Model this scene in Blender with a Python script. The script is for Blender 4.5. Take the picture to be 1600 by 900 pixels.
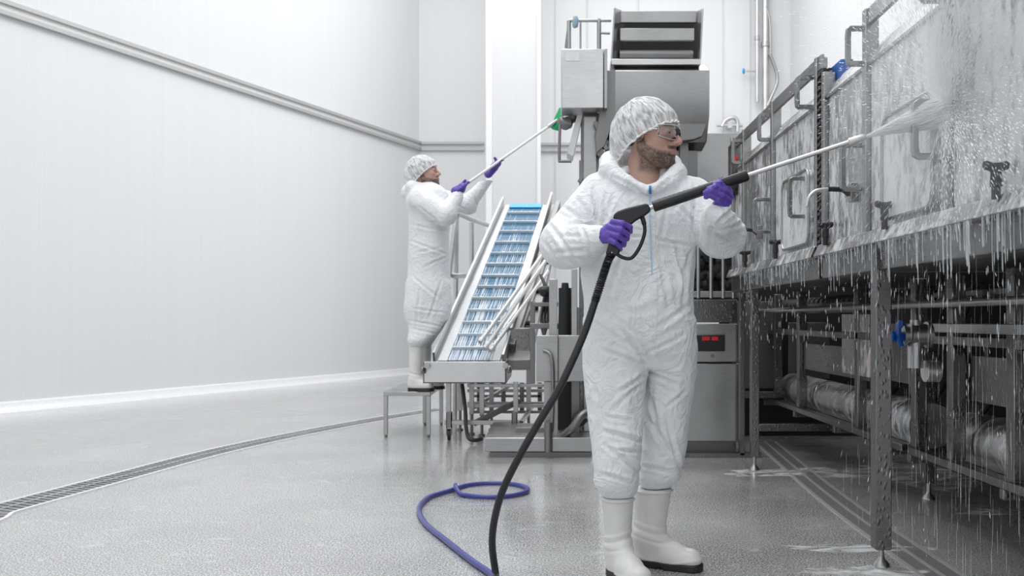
import bpy, math, random
import numpy as np
from mathutils import Vector, Matrix, noise as mn
from mathutils.bvhtree import BVHTree
random.seed(7); RNG = np.random.default_rng(7)
for o in list(bpy.data.objects): bpy.data.objects.remove(o)
S = bpy.context.scene; COL = S.collection
# ---------------------------------------------------------------- camera, world, lights
F = 1400.0; CX, CY, H = 859.0, 500.0, 0.97          # focal length (px at 1600 wide), vanishing point, eye height
cam = bpy.data.cameras.new('camera'); camo = bpy.data.objects.new('camera', cam); COL.objects.link(camo)
camo.location = (0, 0, H); camo.rotation_euler = (math.pi/2, 0, 0)
cam.sensor_width = 36; cam.lens = 36*F/1600
cam.shift_x = -(CX-800)/1600; cam.shift_y = (CY-450)/1600
cam.clip_start = 0.05; cam.clip_end = 80
cam.dof.use_dof = True; cam.dof.focus_distance = 3.3; cam.dof.aperture_fstop = 5.0
S.camera = camo
W = bpy.data.worlds.new('world'); S.world = W; W.use_nodes = True
W.node_tree.nodes['Background'].inputs[0].default_value = (0.95, 0.975, 1, 1)
W.node_tree.nodes['Background'].inputs[1].default_value = 1.05
def area(loc, sx, sy, power, rot=(0,0,0), col=(1,1,1)):
    l = bpy.data.lights.new('ceiling_light', 'AREA'); l.shape = 'RECTANGLE'; l.size = sx; l.size_y = sy
    l.energy = power; l.color = col
    o = bpy.data.objects.new('ceiling_light', l); COL.objects.link(o); o.location = loc; o.rotation_euler = rot
    return o
area((-1.2, 4.0, 8.0), 4.0, 9.0, 330)
area((0.5, 12.0, 8.0), 6.0, 5.0, 300)
area((-2.0, -2.5, 5.0), 4.5, 2.5, 120, rot=(math.radians(-40), 0, 0))
S.view_settings.view_transform = 'Standard'; S.view_settings.look = 'None'
S.view_settings.gamma = 1; S.view_settings.use_curve_mapping = False
S.view_settings.exposure = -0.08
try: S.cycles.volume_bounces = 6; S.cycles.transparent_max_bounces = 24
except Exception: pass

def P(px, py, Y):
    """world point that stands at distance Y seen at this place of the photograph"""
    return Vector(((px-CX)/F*Y, Y, H+(CY-py)/F*Y))
def G(px, py):
    Y = H*F/(py-CY); return Vector(((px-CX)/F*Y, Y, 0))

# ---------------------------------------------------------------- materials
def new_mat(name):
    m = bpy.data.materials.new(name); m.use_nodes = True
    nt = m.node_tree; b = nt.nodes['Principled BSDF']
    return m, nt, b
def node(nt, t, **kw):
    n = nt.nodes.new(t)
    for k, v in kw.items():
        if k.startswith('i_'): n.inputs[k[2:].replace('_', ' ')].default_value = v
        else: setattr(n, k, v)
    return n
def coords(nt, scale=(1,1,1), kind='Object'):
    tc = node(nt, 'ShaderNodeTexCoord'); mp = node(nt, 'ShaderNodeMapping')
    mp.inputs['Scale'].default_value = scale
    nt.links.new(tc.outputs[kind], mp.inputs['Vector']); return mp.outputs[0]
def geo(nt, scale=(1,1,1)):
    tc = node(nt, 'ShaderNodeNewGeometry'); mp = node(nt, 'ShaderNodeMapping')
    mp.inputs['Scale'].default_value = scale
    nt.links.new(tc.outputs['Position'], mp.inputs['Vector']); return mp.outputs[0]
def ramp(nt, src, stops):
    r = node(nt, 'ShaderNodeValToRGB'); e = r.color_ramp.elements
    while len(e) < len(stops): e.new(0.5)
    for i, (p, c) in enumerate(stops):
        e[i].position = p; e[i].color = c if len(c) == 4 else (*c, 1)
    nt.links.new(src, r.inputs[0]); return r.outputs[0]
def g3(v): return (v, v, v)
def bump(nt, b, src, strength=0.2, dist=0.01):
    n = node(nt, 'ShaderNodeBump'); n.inputs['Strength'].default_value = strength; n.inputs['Distance'].default_value = dist
    nt.links.new(src, n.inputs['Height']); nt.links.new(n.outputs[0], b.inputs['Normal']); return n
def plain(name, col, rough=0.5, metal=0.0, bs=0.0, bscale=60, **kw):
    m, nt, b = new_mat(name)
    nz = node(nt, 'ShaderNodeTexNoise'); nz.inputs['Scale'].default_value = bscale; nz.inputs['Detail'].default_value = 3
    nt.links.new(coords(nt), nz.inputs['Vector'])
    c = ramp(nt, nz.outputs[0], [(0.3, tuple(x*0.93 for x in col)), (0.7, tuple(min(1, x*1.05) for x in col))])
    nt.links.new(c, b.inputs['Base Color'])
    b.inputs['Roughness'].default_value = rough; b.inputs['Metallic'].default_value = metal
    if bs: bump(nt, b, nz.outputs[0], bs, 0.004)
    for k, v in kw.items(): b.inputs[k.replace('_', ' ')].default_value = v
    return m
def steel(name, v=0.5, rough=0.32, brush=(3, 3, 60), wet=0.0, foam=0.0, tint=(1, 1, 1)):
    m, nt, b = new_mat(name)
    nz = node(nt, 'ShaderNodeTexNoise'); nz.inputs['Scale'].default_value = 4; nz.inputs['Detail'].default_value = 5
    nt.links.new(geo(nt, brush), nz.inputs['Vector'])
    blot = node(nt, 'ShaderNodeTexNoise'); blot.inputs['Scale'].default_value = 3.5; blot.inputs['Detail'].default_value = 4
    nt.links.new(geo(nt), blot.inputs['Vector'])
    mx = node(nt, 'ShaderNodeMix'); mx.data_type = 'FLOAT'; mx.inputs[0].default_value = 0.5
    nt.links.new(nz.outputs[0], mx.inputs[2]); nt.links.new(blot.outputs[0], mx.inputs[3])
    c = ramp(nt, mx.outputs[0], [(0.3, tuple(v*0.82*t for t in tint)), (0.7, tuple(v*1.15*t for t in tint))])
    b.inputs['Metallic'].default_value = 1.0
    r = node(nt, 'ShaderNodeMapRange'); r.inputs[1].default_value = 0.3; r.inputs[2].default_value = 0.7
    r.inputs[3].default_value = rough*0.8; r.inputs[4].default_value = rough*1.25
    nt.links.new(mx.outputs[0], r.inputs[0]); nt.links.new(r.outputs[0], b.inputs['Roughness'])
    h = nz.outputs[0]; nt.links.new(c, b.inputs['Base Color'])
    if wet:
        vo = node(nt, 'ShaderNodeTexVoronoi'); vo.inputs['Scale'].default_value = 60
        nt.links.new(geo(nt, (1, 1, 0.62)), vo.inputs['Vector'])
        d = ramp(nt, vo.outputs['Distance'], [(0.0, g3(1)), (0.42, g3(0))])
        bn = bump(nt, b, d, wet, 0.006)
    else:
        bump(nt, b, nz.outputs[0], 0.05, 0.002)
    if foam:
        fz = node(nt, 'ShaderNodeTexNoise'); fz.inputs['Scale'].default_value = 26; fz.inputs['Detail'].default_value = 6; fz.inputs['Roughness'].default_value = 0.7
        nt.links.new(geo(nt, (1, 1, 0.4)), fz.inputs['Vector'])
        big = node(nt, 'ShaderNodeTexNoise'); big.inputs['Scale'].default_value = 3.2; big.inputs['Detail'].default_value = 3
        nt.links.new(geo(nt, (1, 1, 0.5)), big.inputs['Vector'])
        ad = node(nt, 'ShaderNodeMath'); ad.operation = 'MULTIPLY_ADD'; ad.inputs[1].default_value = 0.55
        nt.links.new(big.outputs[0], ad.inputs[0]); nt.links.new(fz.outputs[0], ad.inputs[2])
        fm = ramp(nt, ad.outputs[0], [(0.80-foam*0.12, g3(0)), (0.93-foam*0.1, g3(1))])
        w = node(nt, 'ShaderNodeBsdfPrincipled'); w.inputs['Base Color'].default_value = (0.78, 0.79, 0.8, 1); w.inputs['Roughness'].default_value = 0.35
        ms = node(nt, 'ShaderNodeMixShader')
        sc = node(nt, 'ShaderNodeMath'); sc.operation = 'MULTIPLY'; sc.inputs[1].default_value = 0.75
        nt.links.new(fm, sc.inputs[0]); nt.links.new(sc.outputs[0], ms.inputs[0])
        nt.links.new(b.outputs[0], ms.inputs[1]); nt.links.new(w.outputs[0], ms.inputs[2])
        nt.links.new(ms.outputs[0], nt.nodes['Material Output'].inputs[0])
    return m
M = {}
M['steel'] = steel('stainless_steel', 0.42, 0.34)
M['steel_bright'] = steel('bright_stainless_steel', 0.62, 0.38)
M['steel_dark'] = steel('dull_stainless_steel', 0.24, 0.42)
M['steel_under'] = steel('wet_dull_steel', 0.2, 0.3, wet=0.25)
M['steel_wet'] = steel('wet_stainless_panel', 0.42, 0.36, brush=(3, 3, 12), wet=0.55, foam=0.35)
M['steel_foam'] = steel('foamy_stainless_panel', 0.44, 0.36, brush=(3, 3, 12), wet=0.6, foam=1.0)
M['steel_frame'] = steel('wet_frame_steel', 0.34, 0.3, brush=(8, 8, 8), wet=0.15)
M['black'] = plain('black_plastic', (0.012, 0.012, 0.014), 0.38, bs=0.15)
M['rubber'] = plain('black_rubber', (0.018, 0.018, 0.02), 0.45, bs=0.3, bscale=120)
M['dark'] = plain('dark_machinery_and_shade', (0.03, 0.031, 0.033), 0.5, 0.4)  # also colours the dark sheets added for shade behind the wet machine
M['blue_plastic'] = plain('blue_plastic', (0.0, 0.09, 0.42), 0.35)
M['sky_blue'] = plain('sky_blue_plastic', (0.0, 0.36, 0.82), 0.3)
M['green'] = plain('green_plastic', (0.0, 0.36, 0.12), 0.4, bs=0.5, bscale=200)
M['red'] = plain('red_plastic', (0.6, 0.02, 0.03), 0.35)
M['blue_hose'] = plain('blue_hose_rubber', (0.055, 0.06, 0.28), 0.28, bs=0.2, bscale=80)
M['white_plastic'] = plain('white_plastic', (0.8, 0.8, 0.8), 0.4)
M['boot'] = plain('white_boot_rubber', (0.76, 0.76, 0.735), 0.25, bs=0.08, bscale=14)
M['glove'] = plain('purple_nitrile', (0.115, 0.062, 0.40), 0.4, bs=0.35, bscale=70)
M['trimgrey'] = plain('grey_rail_metal', (0.5, 0.5, 0.5), 0.4, 0.3)
M['drain_grey'] = plain('worn_grey_channel', (0.22, 0.22, 0.225), 0.3, bs=0.1)
M['label'] = plain('paper_label', (0.72, 0.74, 0.75), 0.5)
M['pink_hose'] = plain('pale_pink_hose', (0.45, 0.36, 0.35), 0.35)
M['foam_lump'] = plain('white_foam', (0.86, 0.87, 0.88), 0.4, bs=0.6, bscale=90)
M['duct'] = steel('wet_duct_skin', 0.5, 0.36, brush=(1, 9, 1), wet=0.2, foam=0.3)
M['belt_cleat'] = plain('pale_wet_cleat', (0.62, 0.68, 0.72), 0.3)
M['white_guide'] = plain('white_guide_plastic', (0.74, 0.76, 0.78), 0.35)
M['beacon'] = plain('pale_blue_beacon', (0.28, 0.42, 0.48), 0.3)

def mat_wall(name, v=0.80):
    m, nt, b = new_mat(name)
    nz = node(nt, 'ShaderNodeTexNoise'); nz.inputs['Scale'].default_value = 7; nz.inputs['Detail'].default_value = 4
    nt.links.new(geo(nt, (4, 4, 0.06)), nz.inputs['Vector'])
    c = ramp(nt, nz.outputs[0], [(0.3, (v*0.965, v*0.97, v*0.98)), (0.7, (v, v*1.003, v*1.008))])
    nt.links.new(c, b.inputs['Base Color']); b.inputs['Roughness'].default_value = 0.42
    b.inputs['Specular IOR Level'].default_value = 0.35
    bump(nt, b, nz.outputs[0], 0.10, 0.01)
    return m
M['wall'] = mat_wall('white_wall_panel', 0.80)
M['wall_col'] = mat_wall('white_column_panel', 0.70)
M['cove'] = plain('white_floor_cove', (0.86, 0.86, 0.87), 0.25)

def mat_floor():
    m, nt, b = new_mat('wet_speckled_resin_floor')
    g = geo(nt)
    sp = node(nt, 'ShaderNodeTexNoise'); sp.inputs['Scale'].default_value = 130; sp.inputs['Detail'].default_value = 3
    nt.links.new(g, sp.inputs['Vector'])
    sc = ramp(nt, sp.outputs[0], [(0.38, g3(0.15)), (0.5, g3(0.40)), (0.62, g3(0.72))])
    lg = node(nt, 'ShaderNodeTexNoise'); lg.inputs['Scale'].default_value = 1.3; lg.inputs['Detail'].default_value = 6
    nt.links.new(g, lg.inputs['Vector'])
    lc = ramp(nt, lg.outputs[0], [(0.3, g3(0.82)), (0.7, g3(1.1))])
    mu = node(nt, 'ShaderNodeMix'); mu.data_type = 'RGBA'; mu.blend_type = 'MULTIPLY'; mu.inputs[0].default_value = 1
    nt.links.new(sc, mu.inputs[6]); nt.links.new(lc, mu.inputs[7])
    # thin streaks of suds
    st = node(nt, 'ShaderNodeTexNoise'); st.inputs['Scale'].default_value = 5; st.inputs['Detail'].default_value = 9; st.inputs['Roughness'].default_value = 0.72; st.inputs['Distortion'].default_value = 1.3
    nt.links.new(geo(nt, (1.0, 1.5, 1)), st.inputs['Vector'])
    sm = ramp(nt, st.outputs[0], [(0.57, g3(0)), (0.68, g3(0.85))])
    mf = node(nt, 'ShaderNodeMix'); mf.data_type = 'RGBA'
    nt.links.new(sm, mf.inputs[0]); nt.links.new(mu.outputs[2], mf.inputs[6]); mf.inputs[7].default_value = (0.6, 0.61, 0.62, 1)
    nt.links.new(mf.outputs[2], b.inputs['Base Color'])
    rr = ramp(nt, lg.outputs[0], [(0.35, g3(0.16)), (0.62, g3(0.34))])
    nt.links.new(rr, b.inputs['Roughness'])
    b.inputs['IOR'].default_value = 1.6; b.inputs['Coat Weight'].default_value = 0.7; b.inputs['Coat Roughness'].default_value = 0.10
    wv = node(nt, 'ShaderNodeTexNoise'); wv.inputs['Scale'].default_value = 11; wv.inputs['Detail'].default_value = 3
    nt.links.new(g, wv.inputs['Vector'])
    b2 = bump(nt, b, wv.outputs[0], 0.16, 0.01)
    nt.links.new(b2.outputs[0], b.inputs['Coat Normal'])
    b3 = node(nt, 'ShaderNodeBump'); b3.inputs['Strength'].default_value = 0.25; b3.inputs['Distance'].default_value = 0.003
    nt.links.new(sp.outputs[0], b3.inputs['Height']); nt.links.new(b2.outputs[0], b3.inputs['Normal']); nt.links.new(b3.outputs[0], b.inputs['Normal'])
    return m
M['floor'] = mat_floor()

def mat_fabric():
    m, nt, b = new_mat('white_coverall_fabric')
    n1 = node(nt, 'ShaderNodeTexNoise'); n1.inputs['Scale'].default_value = 26; n1.inputs['Detail'].default_value = 5; n1.inputs['Distortion'].default_value = 1.2
    nt.links.new(geo(nt, (1, 1, 0.8)), n1.inputs['Vector'])
    b.inputs['Base Color'].default_value = (0.80, 0.815, 0.835, 1); b.inputs['Roughness'].default_value = 0.6
    b.inputs['Sheen Weight'].default_value = 0.15
    n2 = node(nt, 'ShaderNodeTexNoise'); n2.inputs['Scale'].default_value = 9; n2.inputs['Detail'].default_value = 2; n2.inputs['Distortion'].default_value = 2.5
    nt.links.new(geo(nt), n2.inputs['Vector'])
    rd = node(nt, 'ShaderNodeMath'); rd.operation = 'SUBTRACT'; rd.inputs[1].default_value = 0.5; nt.links.new(n2.outputs[0], rd.inputs[0])
    ab = node(nt, 'ShaderNodeMath'); ab.operation = 'ABSOLUTE'; nt.links.new(rd.outputs[0], ab.inputs[0])
    bb = bump(nt, b, ab.outputs[0], 0.36, 0.05)
    b3 = node(nt, 'ShaderNodeBump'); b3.inputs['Strength'].default_value = 0.3; b3.inputs['Distance'].default_value = 0.006
    nt.links.new(n1.outputs[0], b3.inputs['Height']); nt.links.new(bb.outputs[0], b3.inputs['Normal']); nt.links.new(b3.outputs[0], b.inputs['Normal'])
    return m
M['fabric'] = mat_fabric()
def mat_attr(name, rough=0.5, sss=0.0):
    m, nt, b = new_mat(name)
    a = node(nt, 'ShaderNodeAttribute'); a.attribute_name = 'tone'
    nt.links.new(a.outputs['Color'], b.inputs['Base Color']); b.inputs['Roughness'].default_value = rough
    nz = node(nt, 'ShaderNodeTexNoise'); nz.inputs['Scale'].default_value = 300; nt.links.new(geo(nt), nz.inputs['Vector'])
    bump(nt, b, nz.outputs[0], 0.25, 0.0015)
    return m
M['skin'] = mat_attr('skin')
M['hair'] = plain('dark_hair', (0.02, 0.021, 0.026), 0.5, bs=0.8, bscale=160)
M['eye'] = plain('eye_white', (0.55, 0.52, 0.5), 0.15)
M['iris'] = plain('dark_iris', (0.03, 0.02, 0.015), 0.1)
def mat_net(dens=0.5):
    m, nt, b = new_mat('hair_net_mesh')
    b.inputs['Base Color'].default_value = (0.86, 0.87, 0.88, 1); b.inputs['Roughness'].default_value = 0.55
    uv = node(nt, 'ShaderNodeTexCoord'); mp = node(nt, 'ShaderNodeMapping'); mp.inputs['Scale'].default_value = (80, 7, 1)
    nt.links.new(uv.outputs['UV'], mp.inputs['Vector'])
    nz = node(nt, 'ShaderNodeTexNoise'); nz.inputs['Scale'].default_value = 1; nz.inputs['Detail'].default_value = 4; nz.inputs['Distortion'].default_value = 0.6
    nt.links.new(mp.outputs[0], nz.inputs['Vector'])
    a = ramp(nt, nz.outputs[0], [(0.36, g3(dens*0.75)), (0.62, g3(min(1, dens*1.75)))])
    tr = node(nt, 'ShaderNodeBsdfTransparent'); ms = node(nt, 'ShaderNodeMixShader')
    nt.links.new(a, ms.inputs[0]); nt.links.new(tr.outputs[0], ms.inputs[1]); nt.links.new(b.outputs[0], ms.inputs[2])
    nt.links.new(ms.outputs[0], nt.nodes['Material Output'].inputs[0])
    return m
M['net'] = mat_net(0.5)
def mat_clear(name, tint=(0.93, 0.95, 0.96), gl=0.12):
    m, nt, b = new_mat(name); nt.nodes.remove(b)
    tr = node(nt, 'ShaderNodeBsdfTransparent'); tr.inputs[0].default_value = (*tint, 1)
    g = node(nt, 'ShaderNodeBsdfGlossy'); g.inputs['Roughness'].default_value = 0.05
    fr = node(nt, 'ShaderNodeLayerWeight'); fr.inputs[0].default_value = 0.25
    ad = node(nt, 'ShaderNodeMath'); ad.operation = 'ADD'; ad.inputs[1].default_value = gl; ad.use_clamp = True
    nt.links.new(fr.outputs['Fresnel'], ad.inputs[0])
    ms = node(nt, 'ShaderNodeMixShader'); nt.links.new(ad.outputs[0], ms.inputs[0])
    nt.links.new(tr.outputs[0], ms.inputs[1]); nt.links.new(g.outputs[0], ms.inputs[2])
    nt.links.new(ms.outputs[0], nt.nodes['Material Output'].inputs[0])
    return m
M['clear'] = mat_clear('clear_plastic', (.97,.98,.985), .05)
def mat_droplet(name, alpha):
    m, nt, b = new_mat(name)
    b.inputs['Base Color'].default_value = (0.9, 0.92, 0.94, 1); b.inputs['Roughness'].default_value = 0.15
    tr = node(nt, 'ShaderNodeBsdfTransparent'); ms = node(nt, 'ShaderNodeMixShader'); ms.inputs[0].default_value = alpha
    nt.links.new(tr.outputs[0], ms.inputs[1]); nt.links.new(b.outputs[0], ms.inputs[2])
    nt.links.new(ms.outputs[0], nt.nodes['Material Output'].inputs[0])
    return m
M['drip'] = mat_droplet('running_water', 0.4)
M['spray'] = mat_droplet('spray_droplets', 0.75)
def mat_mist(name, dens, scale, lo=0.4, hi=0.65, center=None, fall=1.0):
    m = bpy.data.materials.new(name); m.use_nodes = True; nt = m.node_tree; nt.nodes.remove(nt.nodes['Principled BSDF'])
    v = node(nt, 'ShaderNodeVolumePrincipled'); v.inputs['Color'].default_value = (0.96, 0.97, 0.98, 1); v.inputs['Anisotropy'].default_value = 0.1
    nz = node(nt, 'ShaderNodeTexNoise'); nz.inputs['Scale'].default_value = scale; nz.inputs['Detail'].default_value = 4
    nt.links.new(geo(nt), nz.inputs['Vector'])
    r = node(nt, 'ShaderNodeMapRange'); r.inputs[1].default_value = lo; r.inputs[2].default_value = hi; r.inputs[3].default_value = 0.1; r.inputs[4].default_value = dens
    nt.links.new(nz.outputs[0], r.inputs[0]); out = r.outputs[0]
    if center is not None:
        gn = node(nt, 'ShaderNodeNewGeometry'); d = node(nt, 'ShaderNodeVectorMath'); d.operation = 'DISTANCE'; d.inputs[1].default_value = center
        nt.links.new(gn.outputs['Position'], d.inputs[0])
        r2 = node(nt, 'ShaderNodeMapRange'); r2.inputs[1].default_value = 0; r2.inputs[2].default_value = fall; r2.inputs[3].default_value = 1; r2.inputs[4].default_value = 0
        r2.interpolation_type = 'SMOOTHSTEP'
        nt.links.new(d.outputs['Value'], r2.inputs[0])
        mu = node(nt, 'ShaderNodeMath'); mu.operation = 'MULTIPLY'; nt.links.new(out, mu.inputs[0]); nt.links.new(r2.outputs[0], mu.inputs[1]); out = mu.outputs[0]
    nt.links.new(out, v.inputs['Density']); nt.links.new(v.outputs[0], nt.nodes['Material Output'].inputs['Volume'])
    return m
def mat_belt():
    m, nt, b = new_mat('blue_modular_belt')
    uv = node(nt, 'ShaderNodeTexCoord'); mp = node(nt, 'ShaderNodeMapping'); mp.inputs['Scale'].default_value = (26, 5, 1)
    nt.links.new(uv.outputs['UV'], mp.inputs['Vector'])
    sx = node(nt, 'ShaderNodeSeparateXYZ'); nt.links.new(uv.outputs['UV'], sx.inputs[0])
    w = node(nt, 'ShaderNodeTexWave'); w.inputs['Scale'].default_value = 4.2; w.inputs['Distortion'].default_value = 0.0
    mw = node(nt, 'ShaderNodeMapping'); mw.inputs['Scale'].default_value = (1.3, 0, 0); nt.links.new(uv.outputs['UV'], mw.inputs['Vector']); nt.links.new(mw.outputs[0], w.inputs['Vector'])
    nz = node(nt, 'ShaderNodeTexNoise'); nz.inputs['Scale'].default_value = 1.2; nz.inputs['Detail'].default_value = 4; nt.links.new(mp.outputs[0], nz.inputs['Vector'])
    # suds sit lower on the belt
    hh = node(nt, 'ShaderNodeMapRange'); hh.inputs[1].default_value = 0.0; hh.inputs[2].default_value = 1.0; hh.inputs[3].default_value = 0.14; hh.inputs[4].default_value = -0.1
    nt.links.new(sx.outputs[1], hh.inputs[0])
    a1 = node(nt, 'ShaderNodeMath'); a1.operation = 'ADD'; nt.links.new(nz.outputs[0], a1.inputs[0]); nt.links.new(hh.outputs[0], a1.inputs[1])
    a2 = node(nt, 'ShaderNodeMath'); a2.operation = 'MULTIPLY_ADD'; a2.inputs[1].default_value = 0.12; nt.links.new(w.outputs[1], a2.inputs[0]); nt.links.new(a1.outputs[0], a2.inputs[2])
    fm = ramp(nt, a2.outputs[0], [(0.60, g3(0)), (0.72, g3(0.85))])
    base = ramp(nt, w.outputs[1], [(0.2, (0.022, 0.10, 0.19)), (0.8, (0.055, 0.20, 0.34))])
    mf = node(nt, 'ShaderNodeMix'); mf.data_type = 'RGBA'; nt.links.new(fm, mf.inputs[0]); nt.links.new(base, mf.inputs[6]); mf.inputs[7].default_value = (0.8, 0.85, 0.9, 1)
    nt.links.new(mf.outputs[2], b.inputs['Base Color']); b.inputs['Roughness'].default_value = 0.4
    bump(nt, b, w.outputs[1], 0.3, 0.005)
    return m
M['belt'] = mat_belt()

# ---------------------------------------------------------------- mesh helpers
class MB:
    def __init__(s): s.v = []; s.f = []; s.uv = None
    def add(s, vs, fs):
        n = len(s.v); s.v += [tuple(v) for v in vs]; s.f += [tuple(i+n for i in f) for f in fs]; return s
    def box(s, x0, x1, y0, y1, z0, z1):
        return s.add([(x0,y0,z0),(x1,y0,z0),(x1,y1,z0),(x0,y1,z0),(x0,y0,z1),(x1,y0,z1),(x1,y1,z1),(x0,y1,z1)],
                     [(0,3,2,1),(4,5,6,7),(0,1,5,4),(1,2,6,5),(2,3,7,6),(3,0,4,7)])
    def bar(s, a, b, w, h, up=(0,0,1)):
        a = Vector(a); b = Vector(b); d = (b-a).normalized(); u = Vector(up)
        if abs(d.dot(u)) > 0.98: u = Vector((0,1,0))
        sd = d.cross(u).normalized()*w/2; uu = sd.cross(d).normalized()*h/2
        vs = [a-sd-uu, a+sd-uu, a+sd+uu, a-sd+uu, b-sd-uu, b+sd-uu, b+sd+uu, b-sd+uu]
        return s.add(vs, [(0,1,2,3),(7,6,5,4),(0,4,5,1),(1,5,6,2),(2,6,7,3),(3,7,4,0)])
    def tube(s, pts, r, n=12, closed=False):
        pts = [Vector(p) for p in pts]; m = len(pts)
        rs = r if isinstance(r, (list, tuple)) else [r]*m
        ring = []; prev = None
        for i, p in enumerate(pts):
            if closed: t = (pts[(i+1) % m]-pts[i-1]).normalized()
            else: t = (pts[min(i+1, m-1)]-pts[max(i-1, 0)]).normalized()
            if prev is None:
                u = Vector((0,0,1)) if abs(t.z) < 0.9 else Vector((1,0,0)); u = (u-t*u.dot(t)).normalized()
            else:
                u = prev-t*prev.dot(t); u.normalize()
            prev = u; w = t.cross(u)
            ring.append([p+(u*math.cos(2*math.pi*k/n)+w*math.sin(2*math.pi*k/n))*rs[i] for k in range(n)])
        vs = [v for rg in ring for v in rg]; fs = []
        rng = m if closed else m-1
        for i in range(rng):
            j = (i+1) % m
            for k in range(n):
                fs.append((i*n+k, i*n+(k+1) % n, j*n+(k+1) % n, j*n+k))
        if not closed:
            fs.append(tuple(range(n-1, -1, -1))); fs.append(tuple((m-1)*n+k for k in range(n)))
        return s.add(vs, fs)
    def cyl(s, a, b, r, n=16, r2=None): return s.tube([a, b], [r, r2 if r2 is not None else r], n)
    def prism(s, poly, axis, t0, t1):
        """closed polygon (2D) extruded along an axis: 'x' poly=(y,z), 'y' poly=(x,z), 'z' poly=(x,y)"""
        def mk(p, t): return {'x': (t, p[0], p[1]), 'y': (p[0], t, p[1]), 'z': (p[0], p[1], t)}[axis]
        n = len(poly); vs = [mk(p, t0) for p in poly]+[mk(p, t1) for p in poly]
        fs = [tuple(range(n-1, -1, -1)), tuple(range(n, 2*n))]+[(i, (i+1) % n, n+(i+1) % n, n+i) for i in range(n)]
        return s.add(vs, fs)
    def quadslab(s, q, t):
        """slab from four corner points, thickened by vector t"""
        q = [Vector(p) for p in q]; t = Vector(t)
        return s.add(q+[p+t for p in q], [(3,2,1,0),(4,5,6,7),(0,1,5,4),(1,2,6,5),(2,3,7,6),(3,0,4,7)])
    def blob(s, c, r, seed=0, n=10):
        c = Vector(c); rr = Vector(r) if not isinstance(r, (int, float)) else Vector((r, r, r)); vs = []; fs = []
        m = n//2+1
        for i in range(m+1):
            th = math.pi*i/m
            for k in range(n):
                ph = 2*math.pi*k/n
                d = Vector((math.sin(th)*math.cos(ph), math.sin(th)*math.sin(ph), math.cos(th)))
                q = 1+0.25*mn.noise(d*1.5+Vector((seed*3.1, 0, 0)))
                vs.append(c+Vector((d.x*rr.x, d.y*rr.y, d.z*rr.z))*q)
        for i in range(m):
            for k in range(n):
                fs.append((i*n+k, (i+1)*n+k, (i+1)*n+(k+1) % n, i*n+(k+1) % n))
        return s.add(vs, fs)
    def build(s, name, mat, parent=None, bevel=0.0, smooth=None):
        me = bpy.data.meshes.new(name); me.from_pydata(s.v, [], s.f); me.validate(); me.update()
        import bmesh
        bm = bmesh.new(); bm.from_mesh(me); bmesh.ops.recalc_face_normals(bm, faces=bm.faces); bm.to_mesh(me); bm.free()
        o = bpy.data.objects.new(name, me); COL.objects.link(o)
        if mat: me.materials.append(M[mat] if isinstance(mat, str) else mat)
        if parent is not None: o.parent = parent; o.matrix_parent_inverse = parent.matrix_world.inverted() if parent.type != 'EMPTY' else Matrix.Translation(-Vector(parent.location))
        if smooth is None: smooth = True
        if smooth:
            me.shade_smooth() if hasattr(me, 'shade_smooth') else None
            me.set_sharp_from_angle(angle=math.radians(38))
        if bevel:
            b = o.modifiers.new('bevel', 'BEVEL'); b.width = bevel; b.segments = 2; b.limit_method = 'ANGLE'; b.angle_limit = math.radians(50)
            b.harden_normals = False
        return o
def smooth_path(pts, n=8):
    pts = [Vector(p) for p in pts]; out = []
    for i in range(len(pts)-1):
        p0 = pts[max(i-1, 0)]; p1 = pts[i]; p2 = pts[i+1]; p3 = pts[min(i+2, len(pts)-1)]
        for k in range(n):
            t = k/n
            out.append(0.5*((2*p1)+(-p0+p2)*t+(2*p0-5*p1+4*p2-p3)*t*t+(-p0+3*p1-3*p2+p3)*t**3))
    out.append(pts[-1]); return out
def thing(name, label, cat, loc=(0,0,0), group=None):
    o = bpy.data.objects.new(name, None); COL.objects.link(o); o.location = loc; o.empty_display_size = 0.1
    o['label'] = label; o['category'] = cat
    if group: o['group'] = group
    return o
def tag(o, label, cat, group=None, kind=None):
    o['label'] = label; o['category'] = cat
    if group: o['group'] = group
    if kind: o['kind'] = kind
    return o
def struct(o): o['kind'] = 'structure'; return o
def lab(o, label): o['label'] = label; return o

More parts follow.
